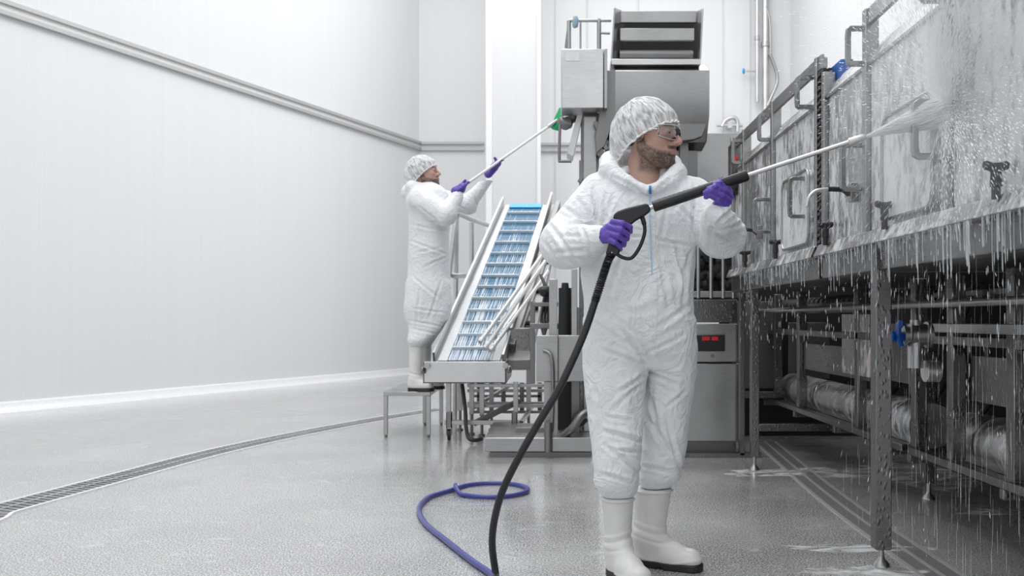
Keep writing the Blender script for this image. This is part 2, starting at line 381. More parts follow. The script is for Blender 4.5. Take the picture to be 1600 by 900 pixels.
# ---------------------------------------------------------------- signed distance surfaces
def surfnet(f, lo, hi, h):
    ax = [np.arange(lo[i], hi[i]+h, h, dtype=np.float32) for i in range(3)]
    X, Y, Z = np.meshgrid(*ax, indexing='ij'); V = f(X, Y, Z).astype(np.float32); ins = V < 0
    n = V.shape; acc = np.zeros((*n, 3), np.float32); cnt = np.zeros(n, np.float32)
    for a in range(3):
        s0 = [slice(None)]*3; s1 = [slice(None)]*3; s0[a] = slice(0, -1); s1[a] = slice(1, None); s0 = tuple(s0); s1 = tuple(s1)
        idx = np.argwhere(ins[s0] != ins[s1])
        i0 = tuple(idx.T); e = np.zeros(3, int); e[a] = 1; i1 = tuple((idx+e).T)
        t = V[i0]/(V[i0]-V[i1]); pos = np.stack([ax[k][idx[:, k]] for k in range(3)], 1); pos[:, a] += t*h
        o1, o2 = [k for k in range(3) if k != a]
        for b in (0, 1):
            for c in (0, 1):
                j = idx.copy(); j[:, o1] -= b; j[:, o2] -= c
                ok = (j >= 0).all(1); jj = tuple(j[ok].T)
                np.add.at(acc, jj, pos[ok]); np.add.at(cnt, jj, 1)
    has = cnt > 0; ids = -np.ones(n, int); ids[has] = np.arange(has.sum()); verts = acc[has]/cnt[has][:, None]
    quads = []
    for a in range(3):
        s0 = [slice(None)]*3; s1 = [slice(None)]*3; s0[a] = slice(0, -1); s1[a] = slice(1, None)
        A = ins[tuple(s0)]; B = ins[tuple(s1)]; idx = np.argwhere(A != B)
        o1, o2 = (a+1) % 3, (a+2) % 3
        idx = idx[(idx[:, o1] > 0) & (idx[:, o2] > 0)]
        fl = A[tuple(idx.T)]
        def c(b, d):
            j = idx.copy(); j[:, o1] -= b; j[:, o2] -= d; return ids[tuple(j.T)]
        q = np.stack([c(1, 1), c(0, 1), c(0, 0), c(1, 0)], 1); q[~fl] = q[~fl][:, ::-1]; quads.append(q)
    return verts.astype(np.float64), np.concatenate(quads)
def vlap(v, q, it=1, lam=0.5):
    e = np.concatenate([q[:, [0, 1]], q[:, [1, 2]], q[:, [2, 3]], q[:, [3, 0]]]); e = np.concatenate([e, e[:, ::-1]])
    n = len(v); c = np.bincount(e[:, 0], minlength=n)[:, None]
    for _ in range(it):
        s = np.stack([np.bincount(e[:, 0], v[e[:, 1], k], minlength=n) for k in range(3)], 1)
        v = v+lam*(s/np.maximum(c, 1)-v)
    return v
def vnorm(v, q):
    fn = np.cross(v[q[:, 2]]-v[q[:, 0]], v[q[:, 3]]-v[q[:, 1]]); n = np.zeros_like(v)
    for k in range(4):
        for d in range(3): n[:, d] += np.bincount(q[:, k], fn[:, d], minlength=len(v))
    return n/np.maximum(np.linalg.norm(n, axis=1), 1e-9)[:, None]
def np_mesh(name, v, q, mat, parent=None, tone=None):
    me = bpy.data.meshes.new(name); me.from_pydata(v.tolist(), [], q.tolist()); me.update()
    me.shade_smooth()
    if tone is not None:
        a = me.color_attributes.new('tone', 'FLOAT_COLOR', 'POINT')
        c = np.ones((len(v), 4), np.float32); c[:, :3] = tone; a.data.foreach_set('color', c.ravel())
    o = bpy.data.objects.new(name, me); COL.objects.link(o); me.materials.append(M[mat])
    if parent is not None: o.parent = parent; o.matrix_parent_inverse = Matrix.Translation(-Vector(parent.location))
    return o
def smin(a, b, k):
    if k <= 0: return np.minimum(a, b)
    h = np.clip(0.5+0.5*(b-a)/k, 0, 1); return b*(1-h)+a*h-k*h*(1-h)
def smax(a, b, k): return -smin(-a, -b, k)
def cone(X, Y, Z, a, b, r1, r2, sq=None):
    """tapered capsule; sq=(axis vector, factor) squashes it across"""
    a = np.array(a, float); b = np.array(b, float); d = b-a; L = d@d+1e-12
    px, py, pz = X-a[0], Y-a[1], Z-a[2]
    t = np.clip((px*d[0]+py*d[1]+pz*d[2])/L, 0, 1)
    qx, qy, qz = px-t*d[0], py-t*d[1], pz-t*d[2]
    if sq is not None:
        ax, fct = np.array(sq[0], float), sq[1]; ax = ax/np.linalg.norm(ax)
        c = (qx*ax[0]+qy*ax[1]+qz*ax[2])*(fct-1); qx = qx+c*ax[0]; qy = qy+c*ax[1]; qz = qz+c*ax[2]
    return np.sqrt(qx*qx+qy*qy+qz*qz)-(r1+(r2-r1)*t)
def ell(X, Y, Z, c, r):
    k = np.sqrt(((X-c[0])/r[0])**2+((Y-c[1])/r[1])**2+((Z-c[2])/r[2])**2); return (k-1)*min(r)
def pch(z, zs, vs):
    """smooth interpolation of a table (zs ascending)"""
    zs = np.array(zs, float); vs = np.array(vs, float); m = np.gradient(vs, zs)
    z = np.clip(z, zs[0], zs[-1]); i = np.clip(np.searchsorted(zs, z)-1, 0, len(zs)-2)
    h = zs[i+1]-zs[i]; t = (z-zs[i])/h
    return (2*t**3-3*t**2+1)*vs[i]+(t**3-2*t**2+t)*h*m[i]+(-2*t**3+3*t**2)*vs[i+1]+(t**3-t**2)*h*m[i+1]
def stack(X, Y, Z, rows, p=2.3):
    """upright body of elliptical sections; rows = (z, cx, cy, a, b) ascending in z"""
    R = np.array(rows); zz = Z[0, 0, :]
    cx, cy, a, b = [pch(zz, R[:, 0], R[:, k]).astype(np.float32) for k in (1, 2, 3, 4)]
    k = (np.abs((X-cx)/a)**p+np.abs((Y-cy)/b)**p)**(1/p)
    d = (k-1)*np.minimum(a, b); dz = np.maximum(R[0, 0]-Z, Z-R[-1, 0])
    return np.maximum(d, dz)
_perm = RNG.random((64, 64, 64)).astype(np.float32)
def vnoise(p):
    i = np.floor(p).astype(int); f = p-i; f = f*f*(3-2*f); r = 0
    for a in (0, 1):
        for b in (0, 1):
            for c in (0, 1):
                w = (f[:, 0] if a else 1-f[:, 0])*(f[:, 1] if b else 1-f[:, 1])*(f[:, 2] if c else 1-f[:, 2])
                r = r+w*_perm[(i[:, 0]+a) % 64, (i[:, 1]+b) % 64, (i[:, 2]+c) % 64]
    return r

# ---------------------------------------------------------------- people
def frame_of(f):
    f = np.array(f, float); f /= np.linalg.norm(f); x = np.cross(f, (0, 0, 1)); x /= np.linalg.norm(x); u = np.cross(x, f)
    return np.stack([x, f, u], 1)
def sst(x, a, b):
    t = np.clip((x-a)/(b-a), 0, 1); return t*t*(3-2*t)
def head_sdf(x, y, z):
    d = ell(x, y, z, (0, -.018, .034), (.077, .098, .086))
    d = smin(d, ell(x, y, z, (0, .03, -.025), (.062, .056, .088)), .02)
    ax = np.abs(x)
    d = smin(d, cone(ax, y, z, (.054, -.012, -.052), (.016, .066, -.098), .020, .021), .028)
    d = smin(d, ell(x, y, z, (0, .078, -.1), (.021, .019, .017)), .012)
    d = smin(d, ell(ax, y, z, (.038, .05, -.024), (.024, .027, .024)), .02)
    d = smin(d, cone(ax, y, z, (.006, .083, .021), (.04, .067, .023), .0105, .009), .012)
    d = smax(d, -ell(ax, y, z, (.031, .098, .0), (.019, .017, .014)), .012)           # eye sockets
    d = smin(d, ell(ax, y, z, (.031, .0755, .001), (.0165, .0135, .0125)), .003)        # lids
    d = smax(d, -ell(ax, y, z, (.031, .0905, -.001), (.0125, .010, .0035)), .002)       # lid slit
    d = smin(d, cone(x, y, z, (0, .085, .014), (0, .112, -.030), .0065, .0105, ((1, 0, 0), 1.05)), .011)
    d = smin(d, ell(ax, y, z, (.0115, .098, -.034), (.0085, .011, .0085)), .006)
    d = smin(d, ell(x, y, z, (0, .079, -.062), (.03, .017, .024)), .014)                # muzzle
    d = smin(d, cone(ax, y, z, (.003, .0965, -.0595), (.021, .087, -.0635), .0052, .003), .004)
    d = smin(d, cone(ax, y, z, (0, .0965, -.071), (.019, .087, -.0665), .0062, .003), .004)
    d = smax(d, -cone(ax, y, z, (0, .1035, -.0652), (.022, .092, -.0655), .0016, .0012), .002)
    # ears
    ex = ell(ax, y, z, (.079, -.008, -.004), (.0105, .018, .032))
    ex = smax(ex, -ell(ax, y, z, (.091, -.004, .0), (.009, .011, .02)), .005)
    d = smin(d, ex, .006)
    return d
def head_tone(l):
    x, y, z = l[:, 0], l[:, 1], l[:, 2]; ax = np.abs(x)
    skin = np.array((0.49, 0.305, 0.24)); t = np.tile(skin, (len(l), 1))
    def mix(m, c): t[:] = t*(1-m[:, None])+np.array(c)*m[:, None]
    mix(0.35*np.exp(-((z+.028)**2+(y-.105)**2)/.0006), (0.55, .2, .15))
    mix(0.2*np.exp(-((z+.022)**2+(ax-.045)**2)/.0006), (0.55, .22, .17))
    n = vnoise(l*np.array((330, 330, 260))); n2 = .35+.5*vnoise(l*60+9)
    top = -.040-.022*sst(y, .0, .07)+.03*(1-sst(y, -.005, .022))
    jaw = sst(top-z, -.004, .012)*sst(y+ .3*0, -.035, -.015)*(1-sst(-z, .118, .150))
    mou = sst(.036-ax, 0, .008)*sst(z, -.0605, -.055)*(1-sst(z, -.047, -.042))*sst(y, .07, .08)
    lips = sst(.0235-ax, 0, .004)*sst(z, -.0765, -.074)*(1-sst(z, -.0595, -.057))*sst(y, .078, .084)
    chin = sst(.012-ax, -.004, .004)*(1-sst(z, -.085, -.078))*sst(y, .07, .08)
    br = np.clip(jaw+mou+.3*chin, 0, 1)*(1-lips)
    dens = .60+.3*sst(y, .02, .07)
    mix(br*np.clip(dens*(.55+.8*n*n2*2), 0, .94), (.045, .034, .030))
    mix(lips*.8, (.38, .16, .14))
    eb = np.exp(-((z-(.0245+.05*(.03-ax)*0-.4*np.abs(ax-.03)**1.2))/.0042)**2)*sst(ax, .008, .014)*(1-sst(ax, .046, .052))*sst(y, .045, .055)
    mix(eb*(.6+.4*n), (.03, .022, .02))
    sk = sst(ax, .012, .02)*(1-sst(ax, .04, .047))*np.exp(-((z)/.009)**2)*sst(y, .05, .065); mix(sk*.35, (.25, .12, .09))
    hair = sst(z-(.062-.9*np.clip(.06-y, 0, .2)*1.0+.25*np.clip(.0-y, 0, .2)), 0, .008)*sst(.088-y, 0, .01); hair = hair*(1-np.exp(-((y+.008)**2+(z+.004)**2)/.0008)*(ax > .073))
    mix(hair*.95, (.02, .02, .023))
    return t
def make_head(parent, o, f, s, neck, coarse=0.0026):
    """head and neck as one continuous surface with eyes, hair and net; neck = list of (point, radius)"""
    o = np.array(o, float); R = frame_of(f)
    def loc(X, Y, Z):
        a, b, c = X-o[0], Y-o[1], Z-o[2]
        return [(a*R[0, k]+b*R[1, k]+c*R[2, k])/s for k in range(3)]
    def fn(X, Y, Z):
        l = loc(X, Y, Z); d = head_sdf(*l)*s
        nk = None
        for (a, ra), (b, rb) in zip(neck[:-1], neck[1:]):
            c = cone(X, Y, Z, a, b, ra, rb); nk = c if nk is None else smin(nk, c, .02)
        return smin(d, nk, .018)
    zlo = min(p[0][2]-p[1] for p in neck)
    lo = (min(o[0]-.125*s-.02, min(p[0][0]-p[1] for p in neck)-.01), min(o[1]-.13*s-.01, min(p[0][1]-p[1] for p in neck)-.01), zlo-.01)
    hi = (max(o[0]+.125*s+.02, max(p[0][0]+p[1] for p in neck)+.01), max(o[1]+.13*s+.01, max(p[0][1]+p[1] for p in neck)+.01), o[2]+.15*s)
    v, q = surfnet(fn, lo, hi, coarse*s)
    v = vlap(v, q, 1, .35)
    l = (v-o)@R/s
    b = np_mesh('body', v, q, 'skin', parent, head_tone(l))
    def tw(p): return Vector(o+R@(np.array(p, float)*s))
    for sx in (-1, 1):
        e = MB(); e.blob(tw((sx*.031, .0745, -.0005)), .0118*s, 0, 16)
        for i, vv in enumerate(e.v):   # true sphere
            dd = (Vector(vv)-tw((sx*.031, .0745, -.0005))); dd.normalize(); e.v[i] = tuple(tw((sx*.031, .0745, -.0005))+dd*.0118*s)
        eo = e.build('eye', 'eye', parent)
        i_ = MB(); c = tw((sx*.031, .0745, -.0005)); fw = Vector(R@np.array((0.12, .99, -.05)))
        i_.cyl(c+fw*.0098*s, c+fw*.0122*s, .0052*s, 14); lab(i_.build('iris', 'iris', eo), 'dark brown iris')
    # hair: cap over the skull
    def hf(X, Y, Z):
        x, y, z = loc(X, Y, Z)
        d = ell(x, y, z, (0, -.022, .036), (.083, .101, .093))
        lim = np.where(y > -.01, .058-.75*(.07-y), -.002-.9*np.clip(-.01-y, 0, .045))
        return smax(d, lim-z, .008)*s
    hv, hq = surfnet(hf, tuple(o-.14*s), tuple(o+.145*s), .005*s)
    nn = vnorm(hv, hq); hv = hv+nn*((vnoise(((hv-o)@R)*np.array((160, 60, 60)))-.5)*.006)[:, None]
    np_mesh('hair', hv, hq, 'hair', parent)
    return tw, R
def make_net(parent, tw, s=1.0, r=(.102, .132), h=.160, droop=.02):
    n = Vector((0, -.54, .842)); e1 = Vector((0, .842, .54)); e2 = Vector((1, 0, 0)); c = Vector((0, -.010, -.016))
    vs = []; fs = []; K = 96; Lv = 26; uvs = []
    for i in range(Lv+1):
        th = (math.pi/2)*1.03*i/Lv
        for k in range(K):
            ph = 2*math.pi*k/K
            ru = 1+.035*(i/Lv)**2*math.sin(ph*24+math.sin(ph*5)*2)+.02*math.sin(ph*9+i*.3)
            back = max(0, -math.cos(ph))
            rr = math.sin(th)**.85
            tuck = 1-.10*max(0, (i-Lv+3)/3)
            p = c+n*(h*math.cos(th)**.95 if math.cos(th) > 0 else h*math.cos(th))+e1*(r[1]*rr*ru*tuck*math.cos(ph)*(1+.06*back))+e2*(r[0]*rr*ru*tuck*math.sin(ph))
            p = p+Vector((0, -.012, -droop))*(back**3)*(i/Lv)**3
            p = p+p.normalized()*.004*mn.noise(p*28)
            vs.append(tw(p)); uvs.append((k/K, i/Lv))
    for i in range(Lv):
        for k in range(K): fs.append((i*K+k, (i+1)*K+k, (i+1)*K+(k+1) % K, i*K+(k+1) % K))
    m = MB(); m.add(vs, fs)
    me = bpy.data.meshes.new('hair_net'); me.from_pydata([tuple(v) for v in m.v], [], m.f); me.update(); me.shade_smooth()
    uvl = me.uv_layers.new(name='UVMap')
    for p in me.polygons:
        us = [uvs[vi] for vi in p.vertices]; wrap = max(u[0] for u in us)-min(u[0] for u in us) > .5
        for li, vi in zip(p.loop_indices, p.vertices):
            u = uvs[vi]; uvl.data[li].uv = (u[0]+1 if wrap and u[0] < .5 else u[0], u[1])
    o = bpy.data.objects.new('hair_net', me); COL.objects.link(o); me.materials.append(M['net'])
    o.parent = parent; o.matrix_parent_inverse = Matrix.Translation(-Vector(parent.location))
    ring = [Vector(vs[Lv*K+k]) for k in range(K)]
    rg = []
    for k in range(K):
        rg.append(ring[k]+Vector((0, 0, .0016*s*math.sin(k*2.1))))
    e = MB(); rad = [(.0036+.0016*math.sin(k*1.9))*s for k in range(K)]; e.tube(rg, rad, 8, closed=True)
    e.build('elastic_edge', 'fabric', o)
def goggles(parent, tw):
    root = None
    outer = []; hw = [-.082, -.074, -.06, -.042, -.022, 0, .022, .042, .06, .074, .082]
    def fy(x): return .104-.0*abs(x)-7.2*x*x
    vs = []; fs = []
    N = 24
    rows = 5
    for i in range(rows):
        for k in range(N+1):
            x = -.078+.156*k/N; u = abs(x)/.078
            zt = .026-.006*u**3; zb = -.026+.012*u**4+.017*math.exp(-(x/.010)**2)
            t = i/(rows-1)
            vs.append(tw((x, fy(x)+.006*math.sin(math.pi*t), zt*(t)+zb*(1-t))))
    W_ = N+1
    for i in range(rows-1):
        for k in range(N): fs.append((i*W_+k, i*W_+k+1, (i+1)*W_+k+1, (i+1)*W_+k))
    m = MB(); m.add(vs, fs)
    lens = m.build('safety_glasses', 'clear', parent)
    sd = lens.modifiers.new('s', 'SOLIDIFY'); sd.thickness = .0012
    lab(lens, 'clear wraparound safety glasses')
    rim = MB()
    rim.tube([vs[k] for k in range(W_)]+[vs[i*W_+N] for i in range(1, rows)]+[vs[(rows-1)*W_+N-k] for k in range(1, W_)]+[vs[i*W_] for i in range(rows-2, 0, -1)], .0016, 6, closed=True)
    rim.build('lens_rim', 'clearrim', lens)
    for sx in (-1, 1):
        a = MB(); a.tube(smooth_path([tw((sx*.078, .060, .006)), tw((sx*.084, .03, .006)), tw((sx*.088, -.01, .006))], 5), .003, 8)
        a.build('temple', 'clearrim', lens)
M['clearrim'] = mat_droplet('clear_plastic_edge', .45)

def hand(parent, fingers, palm, name='glove', h=.0021, mat='glove', k=.004):
    """five separate fingers rooted in a palm; fingers = list of [(point, radius), ...]"""
    pts = [p for fg in fingers for p, r in fg]+[x for a, b, ra, rb, sq in palm for x in (a, b)]
    A = np.array([tuple(p) for p in pts]); lo = A.min(0)-.045; hi = A.max(0)+.045
    def fn(X, Y, Z):
        d = None
        for a, b, ra, rb, sq in palm:
            c = cone(X, Y, Z, a, b, ra, rb, sq); d = c if d is None else smin(d, c, .014)
        for fg in fingers:
            fd = None
            for (a, ra), (b, rb) in zip(fg[:-1], fg[1:]):
                c = cone(X, Y, Z, a, b, ra, rb); fd = c if fd is None else smin(fd, c, .003)
            d = smin(d, fd, k)
        return d
    v, q = surfnet(fn, lo, hi, h); v = vlap(v, q, 1, .4)
    n = vnorm(v, q); r = vnoise(v*70); r2 = vnoise(v*150+5)
    v = v+n*((np.abs(r-.5)*-.0028+(r2-.5)*.0012))[:, None]
    return np_mesh(name, v, q, mat, parent)
def displace_folds(v, q, folds, amp=.005, scale=8.0, pxw=1.0):
    n = vnorm(v, q)
    p = v*np.array((1, 1, .75))*scale
    w = np.stack([vnoise(p*.7+i*17) for i in range(3)], 1)
    a = vnoise(p*1.2+w*2.6); b = vnoise(p*2.6+w*2.0+31)
    rid = .4-np.minimum(np.abs(a-.5)*3.2, 1); rid2 = .4-np.minimum(np.abs(b-.5)*3.5, 1)
    mk = sst(vnoise(v*5.5+77), .42, .62); mk2 = sst(vnoise(v*7+41), .45, .65)
    d = amp*1.3*(vnoise(v*6.5+3)-.5)*2+amp*.75*rid*mk+amp*.35*rid2*mk2
    px = CX+F*v[:, 0]/v[:, 1]; py = CY-F*(v[:, 2]-H)/v[:, 1]; front = sst(-n[:, 1], -.1, .35)
    for (x0, y0, x1, y1, wd, am) in folds:
        wd = wd*pxw; L = math.hypot(x1-x0, y1-y0); ux, uy = (x1-x0)/L, (y1-y0)/L
        t = ((px-x0)*ux+(py-y0)*uy)/L
        ws = wd*2.2*np.sin(np.clip(t, 0, 1)*2.7+x0)
        s_ = (px-x0)*-uy+(py-y0)*ux+ws*.35
        tp = sst(t, -.12, .25)*(1-sst(t, .7, 1.12))
        d = d+front*tp*am*(-np.exp(-(s_/wd)**2)+.75*np.exp(-((s_-1.9*wd)/(wd*1.1))**2)+.5*np.exp(-((s_+1.9*wd)/(wd*1.1))**2))
    return v+n*d[:, None]
def drape(bvh, pts, wpx, name, mat, parent, t=.003, Y=3.5):
    """a narrow strip following the front of the coverall; pts in photo pixels"""
    L = []; Rr = []
    for p in smooth_path([Vector((x, y, 0)) for x, y in pts], 10):
        for sd, arr in ((-1, L), (1, Rr)):
            tgt = P(p.x+sd*wpx/2, p.y, Y); d = (tgt-Vector((0, 0, H))).normalized()
            hit = bvh.ray_cast(Vector((0, 0, H)), d, 9)
            arr.append((hit[0] if hit[0] is not None else tgt)-d*t)
    n = len(L); vs = L+Rr+[x+Vector((0, t+.004, 0)) for x in L]+[x+Vector((0, t+.004, 0)) for x in Rr]; fs = []
    for i in range(n-1):
        fs += [(i, i+1, n+i+1, n+i), (2*n+i, i, n+i, 3*n+i)[:0] or (i, 2*n+i, 2*n+i+1, i+1), (n+i, n+i+1, 3*n+i+1, 3*n+i)]
    m = MB(); m.add(vs, fs); return m.build(name, mat, parent)
def boot(parent, top, tr, ank, ar, heel, toe, h=.0045, tb=(.052, .05)):
    """white rubber boot: shaft, foot and black sole"""
    heel = np.array(heel, float); toe = np.array(toe, float); d = toe-heel; d[2] = 0; L = np.linalg.norm(d); d /= L
    sd = np.array((-d[1], d[0], 0))
    def P2(t, z): a = heel+d*(t*L); return (a[0], a[1], z)
    def fn(X, Y, Z):
        a = cone(X, Y, Z, top, ank, tr, ar)
        a = smin(a, cone(X, Y, Z, ank, P2(.17, .055), ar, .040), .03)
        f = cone(X, Y, Z, P2(.16, .05), P2(.55, .048), .039, .045, (sd, 1.05))
        f = smin(f, cone(X, Y, Z, P2(.5, .045), P2(.84, .042), .046, .043, (sd, .94)), .02)
        a = smin(a, smin(f, cone(X, Y, Z, ank, P2(.6, .07), ar*.8, .03), .03), .035)
        # ankle crease ring
        a = smax(a, .026-Z, .006); a = smax(a, Z-top[2], .004)
        return a
    lo = np.minimum(np.minimum(heel, toe), np.array(top))-.12; hi = np.maximum(np.maximum(heel, toe), np.array(top))+.12; lo[2] = 0.0; hi[2] = top[2]+.02
    v, q = surfnet(fn, lo, hi, h); v = vlap(v, q, 2, .4)
    z = v[:, 2]; n = vnorm(v, q)
    for zc, am in ((.145, -.004), (.165, .003), (.115, -.003), (heel[2]+.035, .0035)):
        v = v+n*(am*np.exp(-((z-zc-.012*np.sin(v[:, 0]*25))/.006)**2))[:, None]*np.array((1, 1, .2))
    v[:, 2] += heel[2]
    b = np_mesh('boot', v, q, 'boot', parent)
    def fs(X, Y, Z):
        f = cone(X, Y, Z*0+.0, P2(.13, 0), P2(.45, 0), .041, .038)
        f = smin(f, cone(X, Y, Z*0+.0, P2(.55, 0), P2(.84, 0), .047, .048), .03)
        g = smax(f, Z-.030, .004); g = smax(g, .001-Z, .002)
        arch = cone(X, Y, Z, np.array(P2(.42, -.002))-sd*.1, np.array(P2(.42, -.002))+sd*.1, .012, .012)
        return smax(g, -arch, .003)
    lo[2] = -.01; hi[2] = .045
    v, q = surfnet(fs, lo, hi, .004); v[:, 2] += heel[2]
    lab(np_mesh('sole', v, q, 'rubber', b), 'black rubber sole')
    m = MB(); ring = [(top[0]+tr*1.03*math.cos(t*math.pi/14), top[1]+tr*1.03*math.sin(t*math.pi/14), top[2]-.008+heel[2]) for t in range(28)]
    m.tube(ring, .0045, 8, closed=True); m.build('boot_rim', 'boot', b)
    return b

# ======== man with the pressure washer (foreground)
man = thing('person', 'person in white hooded coverall and hair net aiming the spray gun, large in the foreground', 'person', (.37, 3.45, 0))
DY = 3.5
def PV(px, py, Y): p = P(px, py, Y); return (p.x, p.y, p.z)
ho = P(1018, 211, 3.47)
neck = [(PV(1012, 226, 3.50), .060), (PV(1006, 262, 3.515), .062), (PV(1004, 285, 3.52), .075), (PV(1003, 330, 3.52), .11)]
tw, HR = make_head(man, ho, (.845, -.53, -.06), 1.07, neck)
make_net(man, tw, 1.07)
goggles(man, tw)
def rows_px(tab):
    out = []
    for (py, l, r, Y, b) in tab:
        a = P(l, py, Y); c = P(r, py, Y); out.append((a.z, (a.x+c.x)/2, Y, (c.x-a.x)/2, b))
    return sorted(out)
torso = rows_px([(262, 978, 1040, 3.53, .06), (272, 955, 1062, 3.52, .085), (284, 932, 1085, 3.51, .105), (300, 917, 1098, 3.505, .125), (330, 910, 1096, 3.50, .14), (380, 906, 1088, 3.50, .145), (430, 909, 1084, 3.50, .148),
                 (480, 912, 1084, 3.50, .150), (520, 912, 1085, 3.50, .148), (548, 913, 1085, 3.50, .135), (575, 940, 1070, 3.50, .10)])
legL = rows_px([(500, 912, 1012, 3.49, .135), (560, 912, 1014, 3.48, .125), (600, 914, 1007, 3.46, .115), (650, 918, 1004, 3.43, .105), (700, 923, 1001, 3.40, .098), (735, 926, 998, 3.385, .095), (758, 927, 998, 3.38, .09), (770, 934, 995, 3.38, .075), (777, 941, 990, 3.38, .062)])
legR = rows_px([(500, 1005, 1085, 3.51, .13), (560, 1012, 1086, 3.52, .12), (600, 1008, 1083, 3.53, .11), (650, 1004, 1077, 3.54, .105), (700, 1000, 1070, 3.54, .098), (728, 996, 1064, 3.54, .09), (748, 994, 1062, 3.54, .085), (757, 997, 1054, 3.54, .072), (763, 1000, 1050, 3.54, .065)])
def suit(X, Y, Z):
    d = stack(X, Y, Z, torso)
    d = smin(d, smin(stack(X, Y, Z, legL), stack(X, Y, Z, legR), .008), .03)
    # image-left arm
    a = cone(X, Y, Z, PV(938, 305, 3.50), PV(883, 378, 3.44), .090, .083)
    a = smin(a, cone(X, Y, Z, PV(880, 385, 3.43), PV(908, 383, 3.30), .080, .069), .05)
    a = smin(a, cone(X, Y, Z, PV(905, 383, 3.31), PV(941, 370, 3.19), .066, .042), .03)
    # image-right arm
    b = cone(X, Y, Z, PV(1082, 312, 3.50), PV(1124, 362, 3.40), .084, .085)
    b = smin(b, cone(X, Y, Z, PV(1130, 366, 3.38), PV(1122, 345, 3.22), .082, .058), .04)
    b = smin(b, cone(X, Y, Z, PV(1122, 346, 3.23), PV(1120, 335, 3.17), .057, .042), .02)
    d = smin(d, smin(a, b, .02), .025)
    # opening for the neck
    nk = cone(X, Y, Z, PV(1010, 240, 3.47), PV(1006, 272, 3.44), .074, .066)
    nk = smin(nk, cone(X, Y, Z, PV(1015, 258, 3.40), PV(1017, 284, 3.33), .062, .010), .02)
    d = smax(d, -nk, .01)
    # folded hood
    hd = None
    for p0, p1, r0, r1 in (((952, 252, 3.58), (951, 266, 3.45), .034, .038), ((951, 266, 3.45), (980, 285, 3.385), .038, .026), ((980, 285, 3.385), (1013, 297, 3.352), .026, .015),
                           ((1018, 297, 3.352), (1045, 284, 3.385), .015, .026), ((1045, 284, 3.385), (1058, 268, 3.44), .026, .032), ((1058, 268, 3.44), (1050, 256, 3.56), .032, .03),
                           ((952, 252, 3.58), (1000, 250, 3.66), .036, .05), ((1000, 250, 3.66), (1050, 256, 3.56), .05, .03), ((985, 268, 3.66), (1000, 300, 3.66), .055, .04)):
        c = cone(X, Y, Z, PV(*p0), PV(*p1), r0, r1); hd = c if hd is None else smin(hd, c, .015)
    hd = smax(hd, -cone(X, Y, Z, PV(1010, 226, 3.50), PV(1008, 262, 3.46), .071, .073), .008)
    d = smin(d, hd, .008)
    return d
v, q = surfnet(suit, (-.12, 3.1, .25), (.85, 3.74, 1.68), .0072)
v = vlap(v, q, 2, .5)
FOLDS = [(1008, 562, 968, 512, 3.0, .010), (1008, 570, 940, 548, 2.6, .007), (1005, 586, 965, 611, 2.6, .008), (1003, 600, 958, 640, 2.6, .006), (1010, 575, 1061, 606, 2.6, .008), (1014, 552, 1070, 520, 2.5, .005),
         (1003, 693, 940, 672, 3.0, .009), (998, 708, 960, 700, 2.4, .008), (997, 740, 944, 693, 3.0, .009), (990, 758, 938, 740, 2.6, .008), (985, 660, 945, 648, 2.4, .005), (925, 600, 945, 665, 3, .004),
         (1010, 640, 1057, 730, 3.2, .008), (1040, 640, 1064, 735, 2.8, .007), (1000, 730, 1050, 738, 2.4, .007), (1012, 610, 1030, 690, 3, .006), (1070, 610, 1040, 640, 2.4, .005),
         (1013, 580, 1003, 700, 2.5, .004), (920, 500, 1000, 545, 3.0, .005), (1012, 530, 925, 470, 3, .004), (1020, 520, 1080, 470, 3.4, .005),
         (928, 290, 934, 352, 2.4, .010), (900, 312, 932, 345, 2.6, .007), (880, 325, 915, 350, 2.8, .006), (945, 300, 950, 350, 3, .005), (960, 310, 938, 360, 3, .005),
         (1083, 290, 1085, 366, 2.4, .010), (1078, 300, 1050, 330, 3.0, .006), (1084, 350, 1055, 320, 2.6, .005), (1023, 372, 1080, 386, 2.0, .005), (938, 372, 1012, 368, 2.0, .004),
         (1056, 380, 1072, 455, 3.4, .008), (1042, 330, 1030, 372, 3, .005), (1078, 400, 1066, 480, 3, .005), (930, 420, 960, 500, 3.4, .005), (970, 400, 955, 470, 3.4, .005), (1035, 400, 1042, 480, 3.4, .005),
         (855, 350, 905, 412, 3.0, .007), (862, 398, 920, 388, 2.6, .006), (885, 350, 925, 356, 2.6, .007), (875, 372, 918, 368, 2.6, .005), (905, 350, 925, 395, 2.4, .005), (850, 380, 880, 415, 2.4, .005),
         (1096, 322, 1092, 384, 2.8, .007), (1112, 348, 1104, 394, 2.6, .007), (1150, 320, 1120, 350, 2.8, .007), (1163, 345, 1128, 362, 2.6, .006), (1150, 380, 1116, 366, 2.6, .006), (1120, 300, 1150, 330, 2.4, .005),
         (965, 262, 1000, 285, 2.0, .005), (955, 275, 1010, 305, 2.0, .005), (1050, 275, 1025, 296, 2.0, .005)]
v = displace_folds(v, q, [(a, b, c, d_, w_*1.05, m_*1.45) for a, b, c, d_, w_, m_ in FOLDS], .0085, 9.0)
v = vlap(v, q, 1, .3)
coverall = np_mesh('coverall', v, q, 'fabric', man)
bvh = BVHTree.FromPolygons(v.tolist(), q.tolist())
drape(bvh, [(1017, 297), (1017, 340), (1019, 400), (1021, 460), (1020, 500), (1018, 532)], 12, 'zip_flap', 'fabric', man, .004)
M['zip'] = plain('pale_blue_zip', (0.45, 0.62, 0.78), .4)
M['zip_blue'] = plain('blue_zip', (0.02, 0.16, 0.42), .35)
drape(bvh, [(1016, 290), (1015.5, 330), (1017, 380), (1019, 430)], 2.4, 'zip', 'zip', man, .0075)
